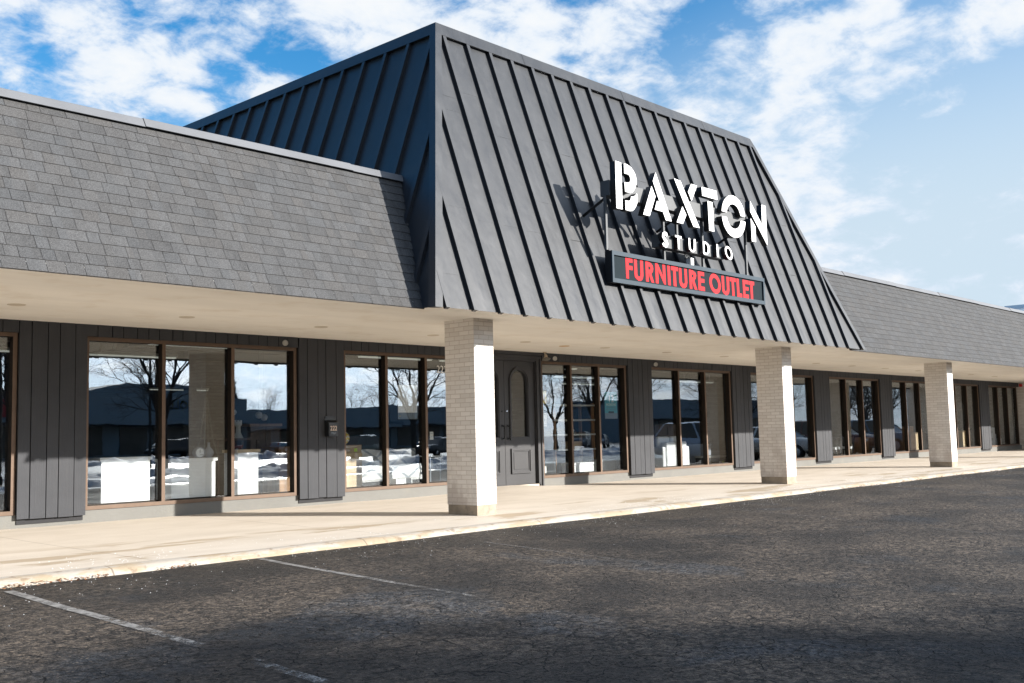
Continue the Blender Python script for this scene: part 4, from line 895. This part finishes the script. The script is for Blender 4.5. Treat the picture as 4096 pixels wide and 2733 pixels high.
def ladder_shelf():
    o = empty('ladder_shelf', (8.0, 5.0, .1), 'open wooden ladder shelf with white boards in the window right of the doors', 'shelf')
    for x in (7.30, 8.70):
        b = MB(); b.box((x-.025, 4.72, .1), (x+.025, 4.78, 1.85)); b.build('upright', M['wood'], o)
        b = MB(); b.box((x-.025, 5.1, .1), (x+.025, 5.16, 1.85)); b.build('upright', M['wood'], o)
    for z in (.76, 1.10, 1.435, 1.775):
        b = MB(); b.box((7.25, 4.70, z), (8.75, 5.18, z+.035)); b.build('shelf', M['paper'], o)
ladder_shelf()
b = MB(); b.box((7.84, 4.72, .797), (8.22, 5.0, .95)); b.box((7.83, 4.715, .93), (8.23, 5.005, .965))
tag(b.build('basket', M['card'], loc=(8.03, 4.86, .797)), 'tan lidded box on the lowest ladder shelf', 'box')
b = MB(); b.lathe((8.08, 4.85, 1.136), [(.06, 0), (.075, .03), (.06, .075), (.03, .09), (.035, .105)], 'z', 12)
tag(b.build('jar', M['chrome'], loc=(8.08, 4.85, 1.136)), 'shiny silver jar on the ladder shelf', 'jar')
cabinet(7.36, 8.11, 4.3, 4.6, .49, M['whitep'], M['whitep'], 'low white box cabinet under the ladder shelf', 'cabinet', 'cabinet', 0, 2)
o = empty('cube_shelf', (6.58, 4.4, .1), 'open white cube shelf at the left of the window beside the doors', 'shelf')
for q in (((6.37, 4.3, .52), (6.78, 4.6, .545)), ((6.37, 4.3, .33), (6.78, 4.6, .35)), ((6.76, 4.3, .1), (6.78, 4.6, .52)), ((6.37, 4.3, .1), (6.39, 4.6, .52))):
    b = MB(); b.box(*q); b.build('board', M['whitep'], o)
b = MB(); b.box((6.4, 4.58, .1), (6.75, 4.6, .33)); b.build('back_panel', M['wood'], o)
cabinet(8.41, 8.91, 4.3, 4.7, .53, M['sidegrey'], M['sidegrey'], 'plain grey low cabinet below the teal poster', 'cabinet', 'cabinet', 0, 1)
def sofa():
    o = empty('armchair', (11.65, 4.6, .1), 'white upholstered double chair seen from behind, with pale blue cushions on its back', 'sofa')
    def pad(n, a, c, m, r=.03):
        b = MB(); b.box(a, c); ob = b.build(n, m, o, merge=True); bv = ob.modifiers.new('bevel', 'BEVEL'); bv.width = r; bv.segments = 3; return ob
    pad('backrest', (11.19, 4.40, .24), (11.60, 4.58, .88), M['cushion']); pad('backrest', (11.66, 4.40, .24), (12.10, 4.58, .88), M['cushion'])
    pad('arm', (11.05, 4.42, .24), (11.18, 5.1, .76), M['cushion']); pad('arm', (12.11, 4.42, .24), (12.24, 5.1, .76), M['cushion'])
    pad('seat', (11.19, 4.59, .24), (12.10, 5.1, .50), M['cushion'])
    for x in (11.1, 12.16):
        for y in (4.46, 5.02):
            b = MB(); b.cyl((x, y, .1), (x, y, .24), .02, n=8); b.build('leg', M['chrome'], o)
    for x in (11.12, 11.70):
        c = pad('cushion', (x, 4.60, .62), (x+.52, 4.72, 1.02), M['cushion'], .055)
sofa()
o = cabinet(12.94, 13.87, 4.3, 4.7, .48, M['black'], M['sidegrey'], 'low dark media console with lime and white notes behind the glass', 'console', 'media_console', 0, 2)
b = MB(); b.box((13.42, 4.27, .25), (13.50, 4.286, .33)); b.build('note', M['paper'], o); b = MB(); b.box((13.58, 4.27, .25), (13.66, 4.286, .33)); b.build('note', M['lime'], o)
cabinet(13.43, 13.94, 4.85, 5.3, .78, M['greyfab'], M['greyfab'], 'grey padded stool behind the low media console', 'stool', 'padded_stool', 0, 0)
b = MB(); b.box((13.0, 6.0, .1), (14.2, 6.5, 1.3)); b.box((12.98, 5.98, 1.3), (14.22, 6.52, 1.34)); b.box((13.59, 5.985, .15), (13.61, 5.999, 1.28)); tag(b.build('chest', M['darkwood'], loc=(13.6, 6.2, .1)), 'dark wooden chest standing behind the media console', 'chest')

def chrome_chair(x, label):
    o = empty('chrome_chair', (x, 4.6, .1), label, 'chair', 'chairs with curved chrome backs')
    b = MB(); pts = [(x, 4.45+.10*math.cos(a*1.0)-.1, .1+.76*a/1.6) for a in fr(0, 1.6, 10)]
    for a, c in zip(pts[:-1], pts[1:]): b.box((x-.05, min(a[1], c[1]), a[2]), (x+.05, max(a[1], c[1])+.018, c[2]))
    b.build('backrest', M['chrome'], o)
    b = MB(); b.box((x-.22, 4.5, .45), (x+.22, 4.92, .52)); b.build('seat', M['cushion'], o)
    for sx in (-.2, .2):
        b = MB(); b.cyl((x+sx, 4.9, .1), (x+sx, 4.9, .46), .012, n=6); b.build('leg', M['chrome'], o)
    return o
chrome_chair(20.85, 'curved chrome backed chair in the first pane past the second column'); chrome_chair(21.72, 'curved chrome backed chair next to the window mullion past the second column')
o = empty('wire_table', (21.3, 4.7, .1), 'small brass wire table between the chrome backed chairs', 'table')
b = MB(); b.box((21.0, 4.6, .80), (21.55, 5.0, .82)); b.build('top', M['cast'], o)
for x in (21.02, 21.52):
    b = MB(); b.cyl((x, 4.62, .1), (x, 4.62, .8), .01, n=6); b.cyl((x, 4.62, .2), (x, 4.98, .75), .006, n=6); b.build('leg', M['cast'], o)
cabinet(22.57, 23.11, 4.3, 4.8, .80, M['wood'], M['wood'], 'warm brown wooden chest at the right end of the chrome chair window', 'chest', 'chest', .01, 1)
cabinet(25.9, 26.75, 4.45, 4.9, 1.12, M['wood'], M['wood'], 'tall wooden sideboard left of the third column', 'sideboard', 'sideboard', .01, 2)
cabinet(26.40, 26.62, 4.25, 4.42, .91, M['palewood'], M['palewood'], 'narrow pale wooden cabinet in front of the tall sideboard', 'cabinet', 'cabinet', 0, 1)
cabinet(27.08, 27.56, 4.3, 4.7, .90, M['palewood'], M['palewood'], 'pale wooden chest partly hidden by the third column', 'chest', 'chest', .01, 1)
cabinet(31.1, 31.30, 4.3, 4.7, .91, M['palewood'], M['palewood'], 'narrow cream cabinet left of the mullion past the third column', 'cabinet', 'cabinet', 0, 1)
cabinet(31.55, 32.05, 4.3, 4.7, .91, M['palewood'], M['palewood'], 'wider cream cabinet right of the mullion past the third column', 'cabinet', 'cabinet', 0, 1)
o = empty('floor_mirror', (32.7, 4.9, .9), 'large dark oval mirror behind the window past the third column', 'mirror')
b = MB(); b.lathe((0, 0, 0), [(0, .02), (.55, .02), (.6, 0)], 'y', 28); b.v = [(32.75+x, 4.9+y, 1.5+z) for x, y, z in b.v]; b.build('glass', M['carglass'], o)
b = MB(); b.box((32.3, 4.95, .1), (33.2, 5.4, .9)); b.build('stand', M['black'], o)
for i, (x0, x1, y, z0, z1) in enumerate(((34.58, 35.20, 4.4, .1, .42), (34.60, 35.22, 4.4, .425, .72), (34.60, 35.10, 4.4, .725, .99), (35.40, 35.68, 4.35, .1, .52))):
    l = ('white carton at the bottom of the stack by the end wall', 'white carton in the middle of the stack by the end wall', 'white carton topping the stack by the end wall', 'single small white carton right of the stack by the end wall')[i]
    o = empty('white_carton', ((x0+x1)/2, y+.2, z0), l, 'box', 'white cartons by the end wall')
    b = MB(); b.box((x0, y, z0), (x1, y+.4, z1)); b.build('carton_body', M['whitep'], o); b = MB(); b.box((x0+.05, y-.003, z0+.04), (x0+.2, y-.0005, z0+.14)); b.build('sticker', M['sidegrey'], o)
# lit fluorescent battens under the shop ceiling
def tubes():
    first = None; k = 0
    for x, y in ((0.0, 8.0), (.3, 10.9), (-2.1, 10.9), (7.6, 20.2), (8.9, 23.8), (5.9, 8.5), (8.5, 8.5), (12.2, 9.0), (17, 12), (21, 15), (24.5, 12), (-6.5, 10.9)):
        if True:
            if first is None:
                o = empty('fluorescent_light', (x, y, 3.05), 'lit fluorescent batten hanging from the dark shop ceiling behind the windows', 'light', 'fluorescent battens hanging in the shop')
                b = MB(); b.box((x-1.15, y-.07, 3.06), (x+1.15, y+.07, 3.13)); b.build('housing', M['tubehood'], o)
                for dy in (-.035, .035):
                    b = MB(); b.cyl((x-1.13, y+dy, 3.045), (x+1.13, y+dy, 3.045), .016, n=8); b.build('tube', M['tube'], o)
                b = MB(); b.cyl((x-.9, y, 3.13), (x-.9, y, 3.5), .006, n=4); b.cyl((x+.9, y, 3.13), (x+.9, y, 3.5), .006, n=4); b.build('hanger', M['tubehood'], o)
                first = o
            else:
                c = copy_tree(first); c.location = (x, y, 3.05)
tubes()

def pendant(x, y, z, r, label):
    o = empty('pendant_lamp', (x, y, 3.4), label, 'lamp', 'globe lamps hanging in the shop'); b = MB(); b.cyl((x, y, z), (x, y, 3.5), .008, n=5); b.build('cord', M['black'], o)
    b = MB(); b.lathe((x, y, z), [(0, -r), (r*.7, -r*.7), (r, 0), (r*.7, r*.7), (0, r)], 'z', 14); b.build('globe', M['paper'], o, smooth=True)
pendant(-.43, 5.6, 1.66, .055, 'small round globe lamp hanging beside the white rook ornament'); pendant(.36, 6.0, 1.62, .07, 'left globe of the pair above the tall brown wardrobe'); pendant(.54, 6.1, 1.58, .07, 'right globe of the pair above the tall brown wardrobe')
# ---------------------------------------------------------------- cars (parked in the lot, seen mirrored in the windows; shade van unseen)
RIM = mat('wheel_rim', (.45, .46, .48), .3, .8, .03, 4); TAIL = mat('tail_lamp', (.40, .01, .015), .2); HEAD = mat('head_lamp', (.7, .72, .75), .1)
def car(name, label, cat, loc, rz, col, kind='suv'):
    """nose toward local +Y, built round its own origin on the ground"""
    L, Wd, zb, zt = {'suv': (4.6, .92, 1.02, 1.70), 'sedan': (4.7, .91, .92, 1.45), 'pickup': (5.7, .98, 1.10, 1.86), 'van': (5.0, .98, 1.10, 1.80)}[kind]
    h = L/2; o = empty(name, loc, label, cat, rz=rz); B0 = Vector(loc); pm = paint(name+'_paint', col)
    def add(b, n, m, sm=False, par=o):
        b.v = [tuple(Vector(p)+B0) for p in b.v]; WL[o.name] = B0.copy(); return b.build(n, m, par, smooth=sm)
    # body: cross sections along Y -> (y, half width, z low, z shoulder, z top)
    if kind == 'pickup': sec = [(-h, .86, .50, .95, 1.02), (-h+.1, .95, .42, 1.02, 1.10), (-.4, .98, .38, 1.04, 1.12), (h-1.5, .98, .38, 1.04, 1.14), (h-.35, .94, .42, 1.0, 1.08), (h, .80, .5, .82, .92)]
    elif kind == 'sedan': sec = [(-h, .74, .48, .78, .90), (-h+.25, .86, .36, .86, .98), (-.6, .91, .26, .88, .96), (h-1.6, .91, .26, .86, .95), (h-.5, .86, .32, .74, .84), (h, .66, .40, .60, .68)]
    else: sec = [(-h, .80, .50, .92, 1.02), (-h+.15, .90, .40, 1.0, 1.08), (-.6, Wd, .32, 1.0, zb+.04), (h-1.5, Wd, .32, .98, zb+.02), (h-.45, .88, .38, .88, .98), (h, .70, .46, .72, .80)]
    b = MB(); rings = []
    for (y, w, z0, zs, z1) in sec:
        half = [(w*.86, z0), (w*.98, z0+.10), (w, (z0+zs)/2), (w*.985, zs), (w*.88, z1), (w*.4, z1+.025)]
        rings.append([Vector((x, y, z)) for x, z in half]+[Vector((-x, y, z)) for x, z in half[::-1]])
    for A, C in zip(rings[:-1], rings[1:]):
        n = len(A)
        for i in range(n): b.face([A[i], A[(i+1) % n], C[(i+1) % n], C[i]])
    b.face(rings[0][::-1]); b.face(rings[-1]); add(b, 'body', pm, True)
    # greenhouse
    y0, y1, y2, y3 = {'suv': (-h+.1, -h+.55, .35, 1.15), 'sedan': (-h+.75, -h+1.35, .25, 1.05), 'pickup': (-.55, -.40, .85, 1.55), 'van': (-h+.1, -h+.35, .75, 1.65)}[kind]
    wb, wt = Wd*.90, Wd*.70
    P = {}
    for s in (-1, 1):
        P[s] = [Vector((s*wb, y0, zb)), Vector((s*wt, y1, zt-.05)), Vector((s*wt, y2, zt-.05)), Vector((s*wb, y3, zb))]
    g = MB(); g.face([P[1][0], P[1][3], P[1][2], P[1][1]]); g.face([P[-1][0], P[-1][1], P[-1][2], P[-1][3]]); g.face([P[1][0], P[1][1], P[-1][1], P[-1][0]]); g.face([P[1][3], P[-1][3], P[-1][2], P[1][2]])
    add(g, 'glasshouse', M['carglass'])
    r = MB(); q = [P[1][1], P[1][2], P[-1][2], P[-1][1]]; up = Vector((0, 0, .06))
    c = [v*1 for v in q]; mid = [Vector((v.x*.8, v.y*.93, zt)) for v in q]
    r.face(mid)
    for i in range(4): r.face([c[i], c[(i+1) % 4], mid[(i+1) % 4], mid[i]])
    for s in (-1, 1):
        for f in (0, .34, .66, 1):
            a = P[s][0].lerp(P[s][3], f); t = P[s][1].lerp(P[s][2], f); n = Vector((s*.012, 0, 0)); e = Vector((0, .045, 0))
            r.face([a-e+n, a+e+n, t+e+n, t-e+n])
    add(r, 'roof', pm)
    for s in (-1, 1):
        for y in (-h+.95, h-.95):
            R_ = .37 if kind in ('pickup', 'suv') else .33
            w = MB(); w.lathe((s*(Wd-.11), y, R_), [(0, s*.10), (R_*.62, s*.10), (R_*.66, s*.115), (R_*.95, s*.115), (R_, s*.08), (R_, -s*.12), (0, -s*.12)], 'x', 20); wo = add(w, 'wheel', M['tyre'])
            k = MB(); k.lathe((s*(Wd-.11), y, R_), [(0, s*.122), (R_*.2, s*.125), (R_*.6, s*.112)], 'x', 10); add(k, 'rim', RIM, par=wo)
        k = MB(); k.box((s*.70-.13, h-.22, .68), (s*.70+.13, h-.03, .80)); add(k, 'headlight', HEAD)
        k = MB(); k.box((s*(.84 if kind != 'sedan' else .76)-.08, -h-.01, .80), (s*(.84 if kind != 'sedan' else .76)+.06, -h+.12, 1.10 if kind != 'sedan' else .92)); add(k, 'tail_light', TAIL)
        k = MB(); k.box((s*(Wd+.02), y3-.35, zb-.02), (s*(Wd+.20), y3-.24, zb+.13)); add(k, 'wing_mirror', pm)
    k = MB(); k.box((-.7, h-.06, .40), (.7, h-.01, .58)); add(k, 'grille', M['black'])
    return o
tilt = lambda o: None
car('parked_suv', 'pale silver blue crossover mirrored in the window with the white double chair', 'car', (26.0, -4.6, lot_z(-4.6)), 0, (.38, .46, .56), 'suv')
car('parked_car', 'white sedan bonnet mirrored right of the second column', 'car', (31.4, -4.6, lot_z(-4.6)), 0, (.62, .63, .62), 'sedan')
car('parked_car', 'dark red brown car mirrored in the chrome chair window', 'car', (36.7, -4.7, lot_z(-4.7)), 0, (.13, .05, .04), 'suv')
car('parked_car', 'blue grey car mirrored behind the dark red brown one', 'car', (42.1, -4.7, lot_z(-4.7)), 0, (.08, .14, .20), 'suv')
car('minivan', 'black minivan mirrored at the left edge of the cabinet window', 'van', (40.2, -72, -.20), R(95), (.02, .02, .022), 'van')
car('pickup_truck', 'grey pickup truck mirrored above the snow in the cabinet window', 'truck', (56, -92, -.12), R(80), (.20, .23, .26), 'pickup')
car('pickup_truck', 'light blue pickup truck mirrored beside the narrow white cabinet', 'truck', (60, -80, -.18), R(-85), (.22, .30, .38), 'pickup')
car('parked_car', 'dark green wagon mirrored behind the narrow white cabinet', 'car', (33, -36, -.33), R(70), (.03, .06, .05), 'suv')
car('parked_car', 'dark low car mirrored above the wrapped sofa', 'car', (44, -40, -.33), R(75), (.03, .035, .04), 'sedan')
car('parked_car', 'dark blue car mirrored behind the ladder shelf', 'car', (74, -48, -.33), R(60), (.05, .08, .13), 'sedan')
car('parked_car', 'grey hatchback mirrored beside the ladder shelf', 'car', (66, -44, -.33), R(60), (.14, .15, .17), 'suv')
car('shade_van', 'white panel van added out of view to shade the near asphalt', 'van', (-1.2, -13.4, lot_z(-13)), R(90), (.70, .70, .68), 'van')  # unseen van, added to throw shade on the near asphalt
# ---------------------------------------------------------------- bare trees
def tree_mesh(seed, H, spread, cap):
    from collections import deque
    rs = random.Random(seed); tr = MB(); cr = MB(); q = deque()
    r0 = H*.0185; p = Vector((0, 0, -.1)); th = H*.27
    top = Vector((rs.uniform(-.15, .15), rs.uniform(-.15, .15), th)); m = p.lerp(top, .12)
    tr.cyl(p, m, r0*1.5, r0*1.08, 10, caps=False); tr.cyl(m, top, r0*1.08, r0*.9, 10, caps=False)
    k = rs.choice([4, 5])
    for i in range(k):
        a = 6.28*i/k+rs.uniform(-.4, .4); e = rs.uniform(.45, 1.05)*spread
        q.append((top+Vector((0, 0, -rs.uniform(0, .4))), Vector((math.cos(a)*e, math.sin(a)*e, 1)).normalized(), H*.36, r0*.60, 1))
    while q and len(cr.f) < cap:
        p, d, L, r, lev = q.popleft(); n = 4 if lev < 3 else 3; b = tr if lev < 2 else cr; sd = 7 if lev < 2 else 4 if lev < 4 else 3
        for i in range(n):
            d = (d+Vector((rs.gauss(0, .17), rs.gauss(0, .17), rs.gauss(.02, .10)))).normalized(); e = p+d*L/n; r2 = max(.0035, r*.84)
            b.cyl(p, e, r, r2, sd, caps=False); p, r = e, r2
            if lev < 6:
                for _ in range(1 if lev < 2 else rs.choice([1, 1, 2])):
                    o = d.orthogonal().normalized(); a = rs.uniform(0, 6.28); s_ = rs.uniform(.5, 1.15); nd = (d+(o*math.cos(a)+d.cross(o)*math.sin(a))*s_*max(.75, spread)); nd.z = nd.z*.9+rs.uniform(-.15, .1)
                    q.append((p, nd.normalized(), L*rs.uniform(.42, .66), max(.0045, r*rs.uniform(.42, .62)), lev+1))
        if lev < 6: q.append((p, d, L*.6, r*.85, lev+1))
    return tr, cr
PROTO = {}
def tree(kind, x, y, s, rz, label, group='bare street trees mirrored in the shop windows', z=-.33):
    if kind not in PROTO:
        o = empty('bare_tree', (0, 0, 0), label, 'tree', group)
        tr, cr = tree_mesh(*[(21, 10, 1.0, 30000), (34, 10, .85, 30000), (58, 10, .75, 30000)][kind])
        tr.build('trunk', M['bark'], o); cr.build('crown', M['bark'], o); PROTO[kind] = o; c = o
    else:
        c = copy_tree(PROTO[kind]); c['label'] = label; c['group'] = group
    c.location = (x, y, z); c.scale = (s, s, s); c.rotation_euler = (0, 0, rz); return c
tree(0, 17.2, -32, 1.0, 2.6, 'wide bare tree mirrored in the window with white display cabinets')
tree(1, 9.2, -31, 1.05, .4, 'leaning bare tree mirrored in the leftmost window')
tree(0, 35.5, -33, 1.0, .6, 'bare tree with long limb mirrored in the window right of the mailbox')
tree(2, 55, -37.5, .95, 0, 'straight slender bare tree mirrored in the first pane right of the doors')
tree(1, 63, -40, 1.1, 1.4, 'forked bare tree mirrored behind the ladder shelf')
tree(2, 72, -42, 1.1, 2.0, 'bare tree mirrored behind the teal poster')
tree(0, 92, -45, 1.15, 4, 'bare tree mirrored above the crossover car')
tree(1, 100, -48, 1.2, 5, 'dense bare tree mirrored above the white double chair')
rs = random.Random(2)
for i in range(16):
    tree(i % 3, 96+rs.uniform(0, 95), -30-rs.uniform(0, 42), rs.uniform(1.0, 1.4), rs.uniform(0, 6), 'one of the tangled bare trees mirrored in the far right windows', 'thicket of bare trees mirrored in the far windows')
# ---------------------------------------------------------------- snow banks
def bank(x0, x1, y, w, h, seed, label):
    nx = max(8, int((x1-x0)/.35)); ny = 10
    o = grid('snow_bank', fr(x0, x1, nx), fr(y-w, y+w, ny), lambda x, yy: -.345+max(0, h*(1-((yy-y)/w)**2)*min(1, (x-x0)/1.2, (x1-x)/1.2)*(.7+.6*noise.noise((x*.5, yy*.5, seed))+.7*noise.noise((x*2.1, yy*2.1, seed))+.5*noise.noise((x*5, yy*5, seed)))), M['snow'])
    return tag(o, label, 'snow bank', 'ploughed snow banks')
bank(3, 30, -18.5, 1.0, .24, 1, 'nearest ploughed snow bank, mirrored low in the cabinet window')
bank(6, 42, -27, 1.3, .34, 2, 'long dirty snow bank mirrored in the middle of the cabinet window')
bank(18, 52, -52, 1.8, .55, 3, 'high snow bank mirrored below the pickup truck')
bank(34, 90, -27.5, 2.2, .5, 4, 'big snow bank mirrored behind the ladder shelf')
bank(96, 150, -30, 2, .45, 5, 'far snow bank mirrored in the windows past the second column')
# ---------------------------------------------------------------- shops across the lot
def store(x0, x1, y, h, label, sign=None, gable=0, seed=1):
    o = empty('opposite_shop', ((x0+x1)/2, y, -.1), label, 'building', 'shops across the car park'); rs = random.Random(seed)
    b = MB(); b.box((x0, y-12, -.5), (x1, y, h))
    if gable:
        c = (x0+x1)/2; b.face([(x0, y+.05, h), (x1, y+.05, h), (c+3, y+.05, h+gable), (c-3, y+.05, h+gable)]); b.face([(x0, y+.05, h), (c-3, y+.05, h+gable), (c-3, y-6, h+gable), (x0, y-6, h)]); b.face([(x1, y-6, h), (c+3, y-6, h+gable), (c+3, y+.05, h+gable), (x1, y+.05, h)]); b.face([(c-3, y+.05, h+gable), (c+3, y+.05, h+gable), (c+3, y-6, h+gable), (c-3, y-6, h+gable)])
    b.build('wall', M['store'], o)
    b = MB(); b.box((x0, y, h*.52), (x1, y+2.6, h*.60)); b.build('canopy', M['store'], o)
    x = x0+1
    while x < x1-4:
        w = rs.uniform(3, 5); b = MB(); b.box((x, y+.02, .1), (x+w, y+.12, h*.48)); b.build('window', M['storedark'], o); x += w+rs.uniform(.6, 2)
    if sign:
        body, m, sx, z, sz = sign
        t = text(body, 0, 0, sz, 0, m, None, 'lettering', .2)
        me = t.data
        w = max(v.co.x for v in me.vertices)
        for v in me.vertices: v.co = Vector((sx-v.co.x, y+.25+0*v.co.y, z+v.co.z))-Vector(((x0+x1)/2, y, -.1))
        t.parent = o; WL[t.name] = WL[o.name]
    return o
M['ysign'] = mat('yellow_sign', (.45, .36, .05), .5); M['wsign'] = mat('white_sign', (.55, .58, .6), .5)
o = store(-30, 36, -88, 6.6, 'low shop block with red sign across the car park, mirrored in the cabinet window', None, .6, 1)
b = MB(); b.box((30.5, -87.9, 4.2), (34.5, -87.6, 5.8)); b.build('sign_panel', M['storeredsign'], o)
store(36.2, 60, -90, 6.2, 'shop block with shallow gable and yellow lettering, mirrored beside the tower ornament', ('DOLLAR', M['ysign'], 53, 5.0, 1.3), 1.6, 2)
store(60.2, 84, -92, 5.0, 'lower plain shop block mirrored right of the mailbox', None, 0, 3)
store(84.2, 112, -92, 5.6, 'plain shop block mirrored behind the ladder shelf', None, 0, 4)
store(112.2, 150, -72, 6.0, 'pale shop block with white lettering mirrored above the crossover car', ('skates', M['wsign'], 134, 4.0, 1.5), 0, 5)
def pole(x, y, h, label):
    o = empty('light_pole', (x, y, -.33), label, 'light pole'); b = MB(); b.cyl((x, y, -.33), (x, y, h), .09, .06, 10); b.build('pole', M['black'], o)
    b = MB(); b.box((x-.5, y-.15, h), (x+.5, y+.15, h+.14)); b.build('lamp_head', M['black'], o)
pole(46, -44, 9, 'tall dark car park light pole mirrored next to the nearest column'); pole(20.7, -40, 9, 'thin dark light pole mirrored above the wardrobe')
def conifer(x, y, s, label):
    o = empty('conifer', (x, y, -.3), label, 'tree', 'conifers beyond the shops'); rs = random.Random(int(x)); b = MB(); b.cyl((x, y, -.3), (x, y, 9*s), .2, .03, 8); b.build('trunk', M['bark'], o)
    b = MB()
    for i in range(900):
        z = rs.uniform(1, 9)*s; r = (1-z/(9.4*s))*2.4*s*rs.uniform(.5, 1.05); a = rs.uniform(0, 6.28); p = Vector((x+r*math.cos(a), y+r*math.sin(a), z-r*.25)); d = Vector((math.cos(a), math.sin(a), -.3))*.5*s; e = Vector((-math.sin(a), math.cos(a), .3))*.16*s
        b.face([p-e, p+d*.6, p+e, p-d*.5])
    b.build('crown', mat('needles', (.03, .05, .03), .8), o)
conifer(47, -112, 1.0, 'dark conifer poking up behind the shops, mirrored left of the bare tree'); conifer(72, -112, 1.1, 'dark conifer mirrored at the top of the narrow cabinet pane')
# pale neighbour beyond the far end of the roof
o = empty('neighbour_building', (110, 30, 0), 'pale blue flat fascia of a building beyond the far end of the eaves', 'building')
b = MB(); b.box((89.2, 0, -.5), (130, 20.58, 11.0)); b.build('wall', M['store'], o)
b = MB(); b.box((89.0, -.5, 11.40), (130.2, 20.62, 11.74)); b.build('fascia', M['blueroof'], o); b = MB(); b.box((89.1, -.3, 11.0), (130.1, 20.55, 11.40)); b.build('parapet', M['whitep'], o)

def pine(x, y, z0, z1, r, seed, label):  # added unseen trees, crowns shaped to shade the foreground asphalt
    o = empty('shade_pine', (x, y, -.3), label, 'tree', 'high crowned pines added for shade'); rs = random.Random(seed); b = MB(); b.cyl((x, y, -.4), (x, y, z1-.3), .16, .05, 10)
    for k in range(16):
        z = rs.uniform(z0, z1-.3); a = rs.uniform(0, 6.28); L = r*rs.uniform(.5, 1.0); b.cyl((x, y, z), (x+L*math.cos(a), y+L*math.sin(a), z+.3), .04, .012, 5)
    b.build('trunk', M['bark'], o); b = MB()
    cl = [(rs.uniform(0, 6.28), r*math.sqrt(rs.random()), rs.uniform(z0, z1)) for _ in range(80)]
    for a, q, z in cl:
        c = Vector((x+q*math.cos(a), y+q*math.sin(a), z))
        for i in range(70):
            p = c+Vector((rs.gauss(0, .26), rs.gauss(0, .26), rs.gauss(0, .16))); d = Vector((rs.gauss(0, 1), rs.gauss(0, 1), rs.gauss(.3, .6))).normalized()*.17; e = d.orthogonal().normalized()*.035
            b.face([p-e, p+d*.5, p+e, p-d*.5])
    b.build('crown', M['needles'], o)
M['needles'] = mat('pine_needles', (.03, .05, .03), .8)
pine(6.4, -25.6, 5.9, 7.7, 1.7, 5, 'first high crowned pine added out of view to shade the near asphalt')
pine(9.3, -27.6, 5.9, 7.3, 1.7, 8, 'second high crowned pine added out of view to shade the near asphalt')

for x, c, k, l in ((22.5, (.55, .56, .58), 'sedan', 'silver car parked at the far shops, mirrored at the left of the cabinet window'), (30.5, (.60, .60, .58), 'suv', 'white wagon parked before the red sign, mirrored in the cabinet window'), (49, (.30, .03, .03), 'sedan', 'red car parked at the far shops, mirrored beside the clock'),
        (66, (.5, .52, .55), 'suv', 'pale grey wagon parked at the far shops, mirrored right of the mailbox'), (79, (.10, .13, .18), 'sedan', 'navy car parked at the far shops, mirrored near the nearest column'), (90, (.58, .58, .56), 'suv', 'white wagon parked at the far shops, mirrored in the window beside the doors')):
    car('parked_car', l, 'car', (x, -78, -.18), R(82), c, k)
for i, x in enumerate((22, 33, 64, 74, 86, 97)):
    tree((i+1) % 3, x, -104-3*(i % 2), .95+.08*(i % 3), i*1.3, 'one of the bare treetops showing above the shops across the car park', 'bare treetops beyond the far shops')
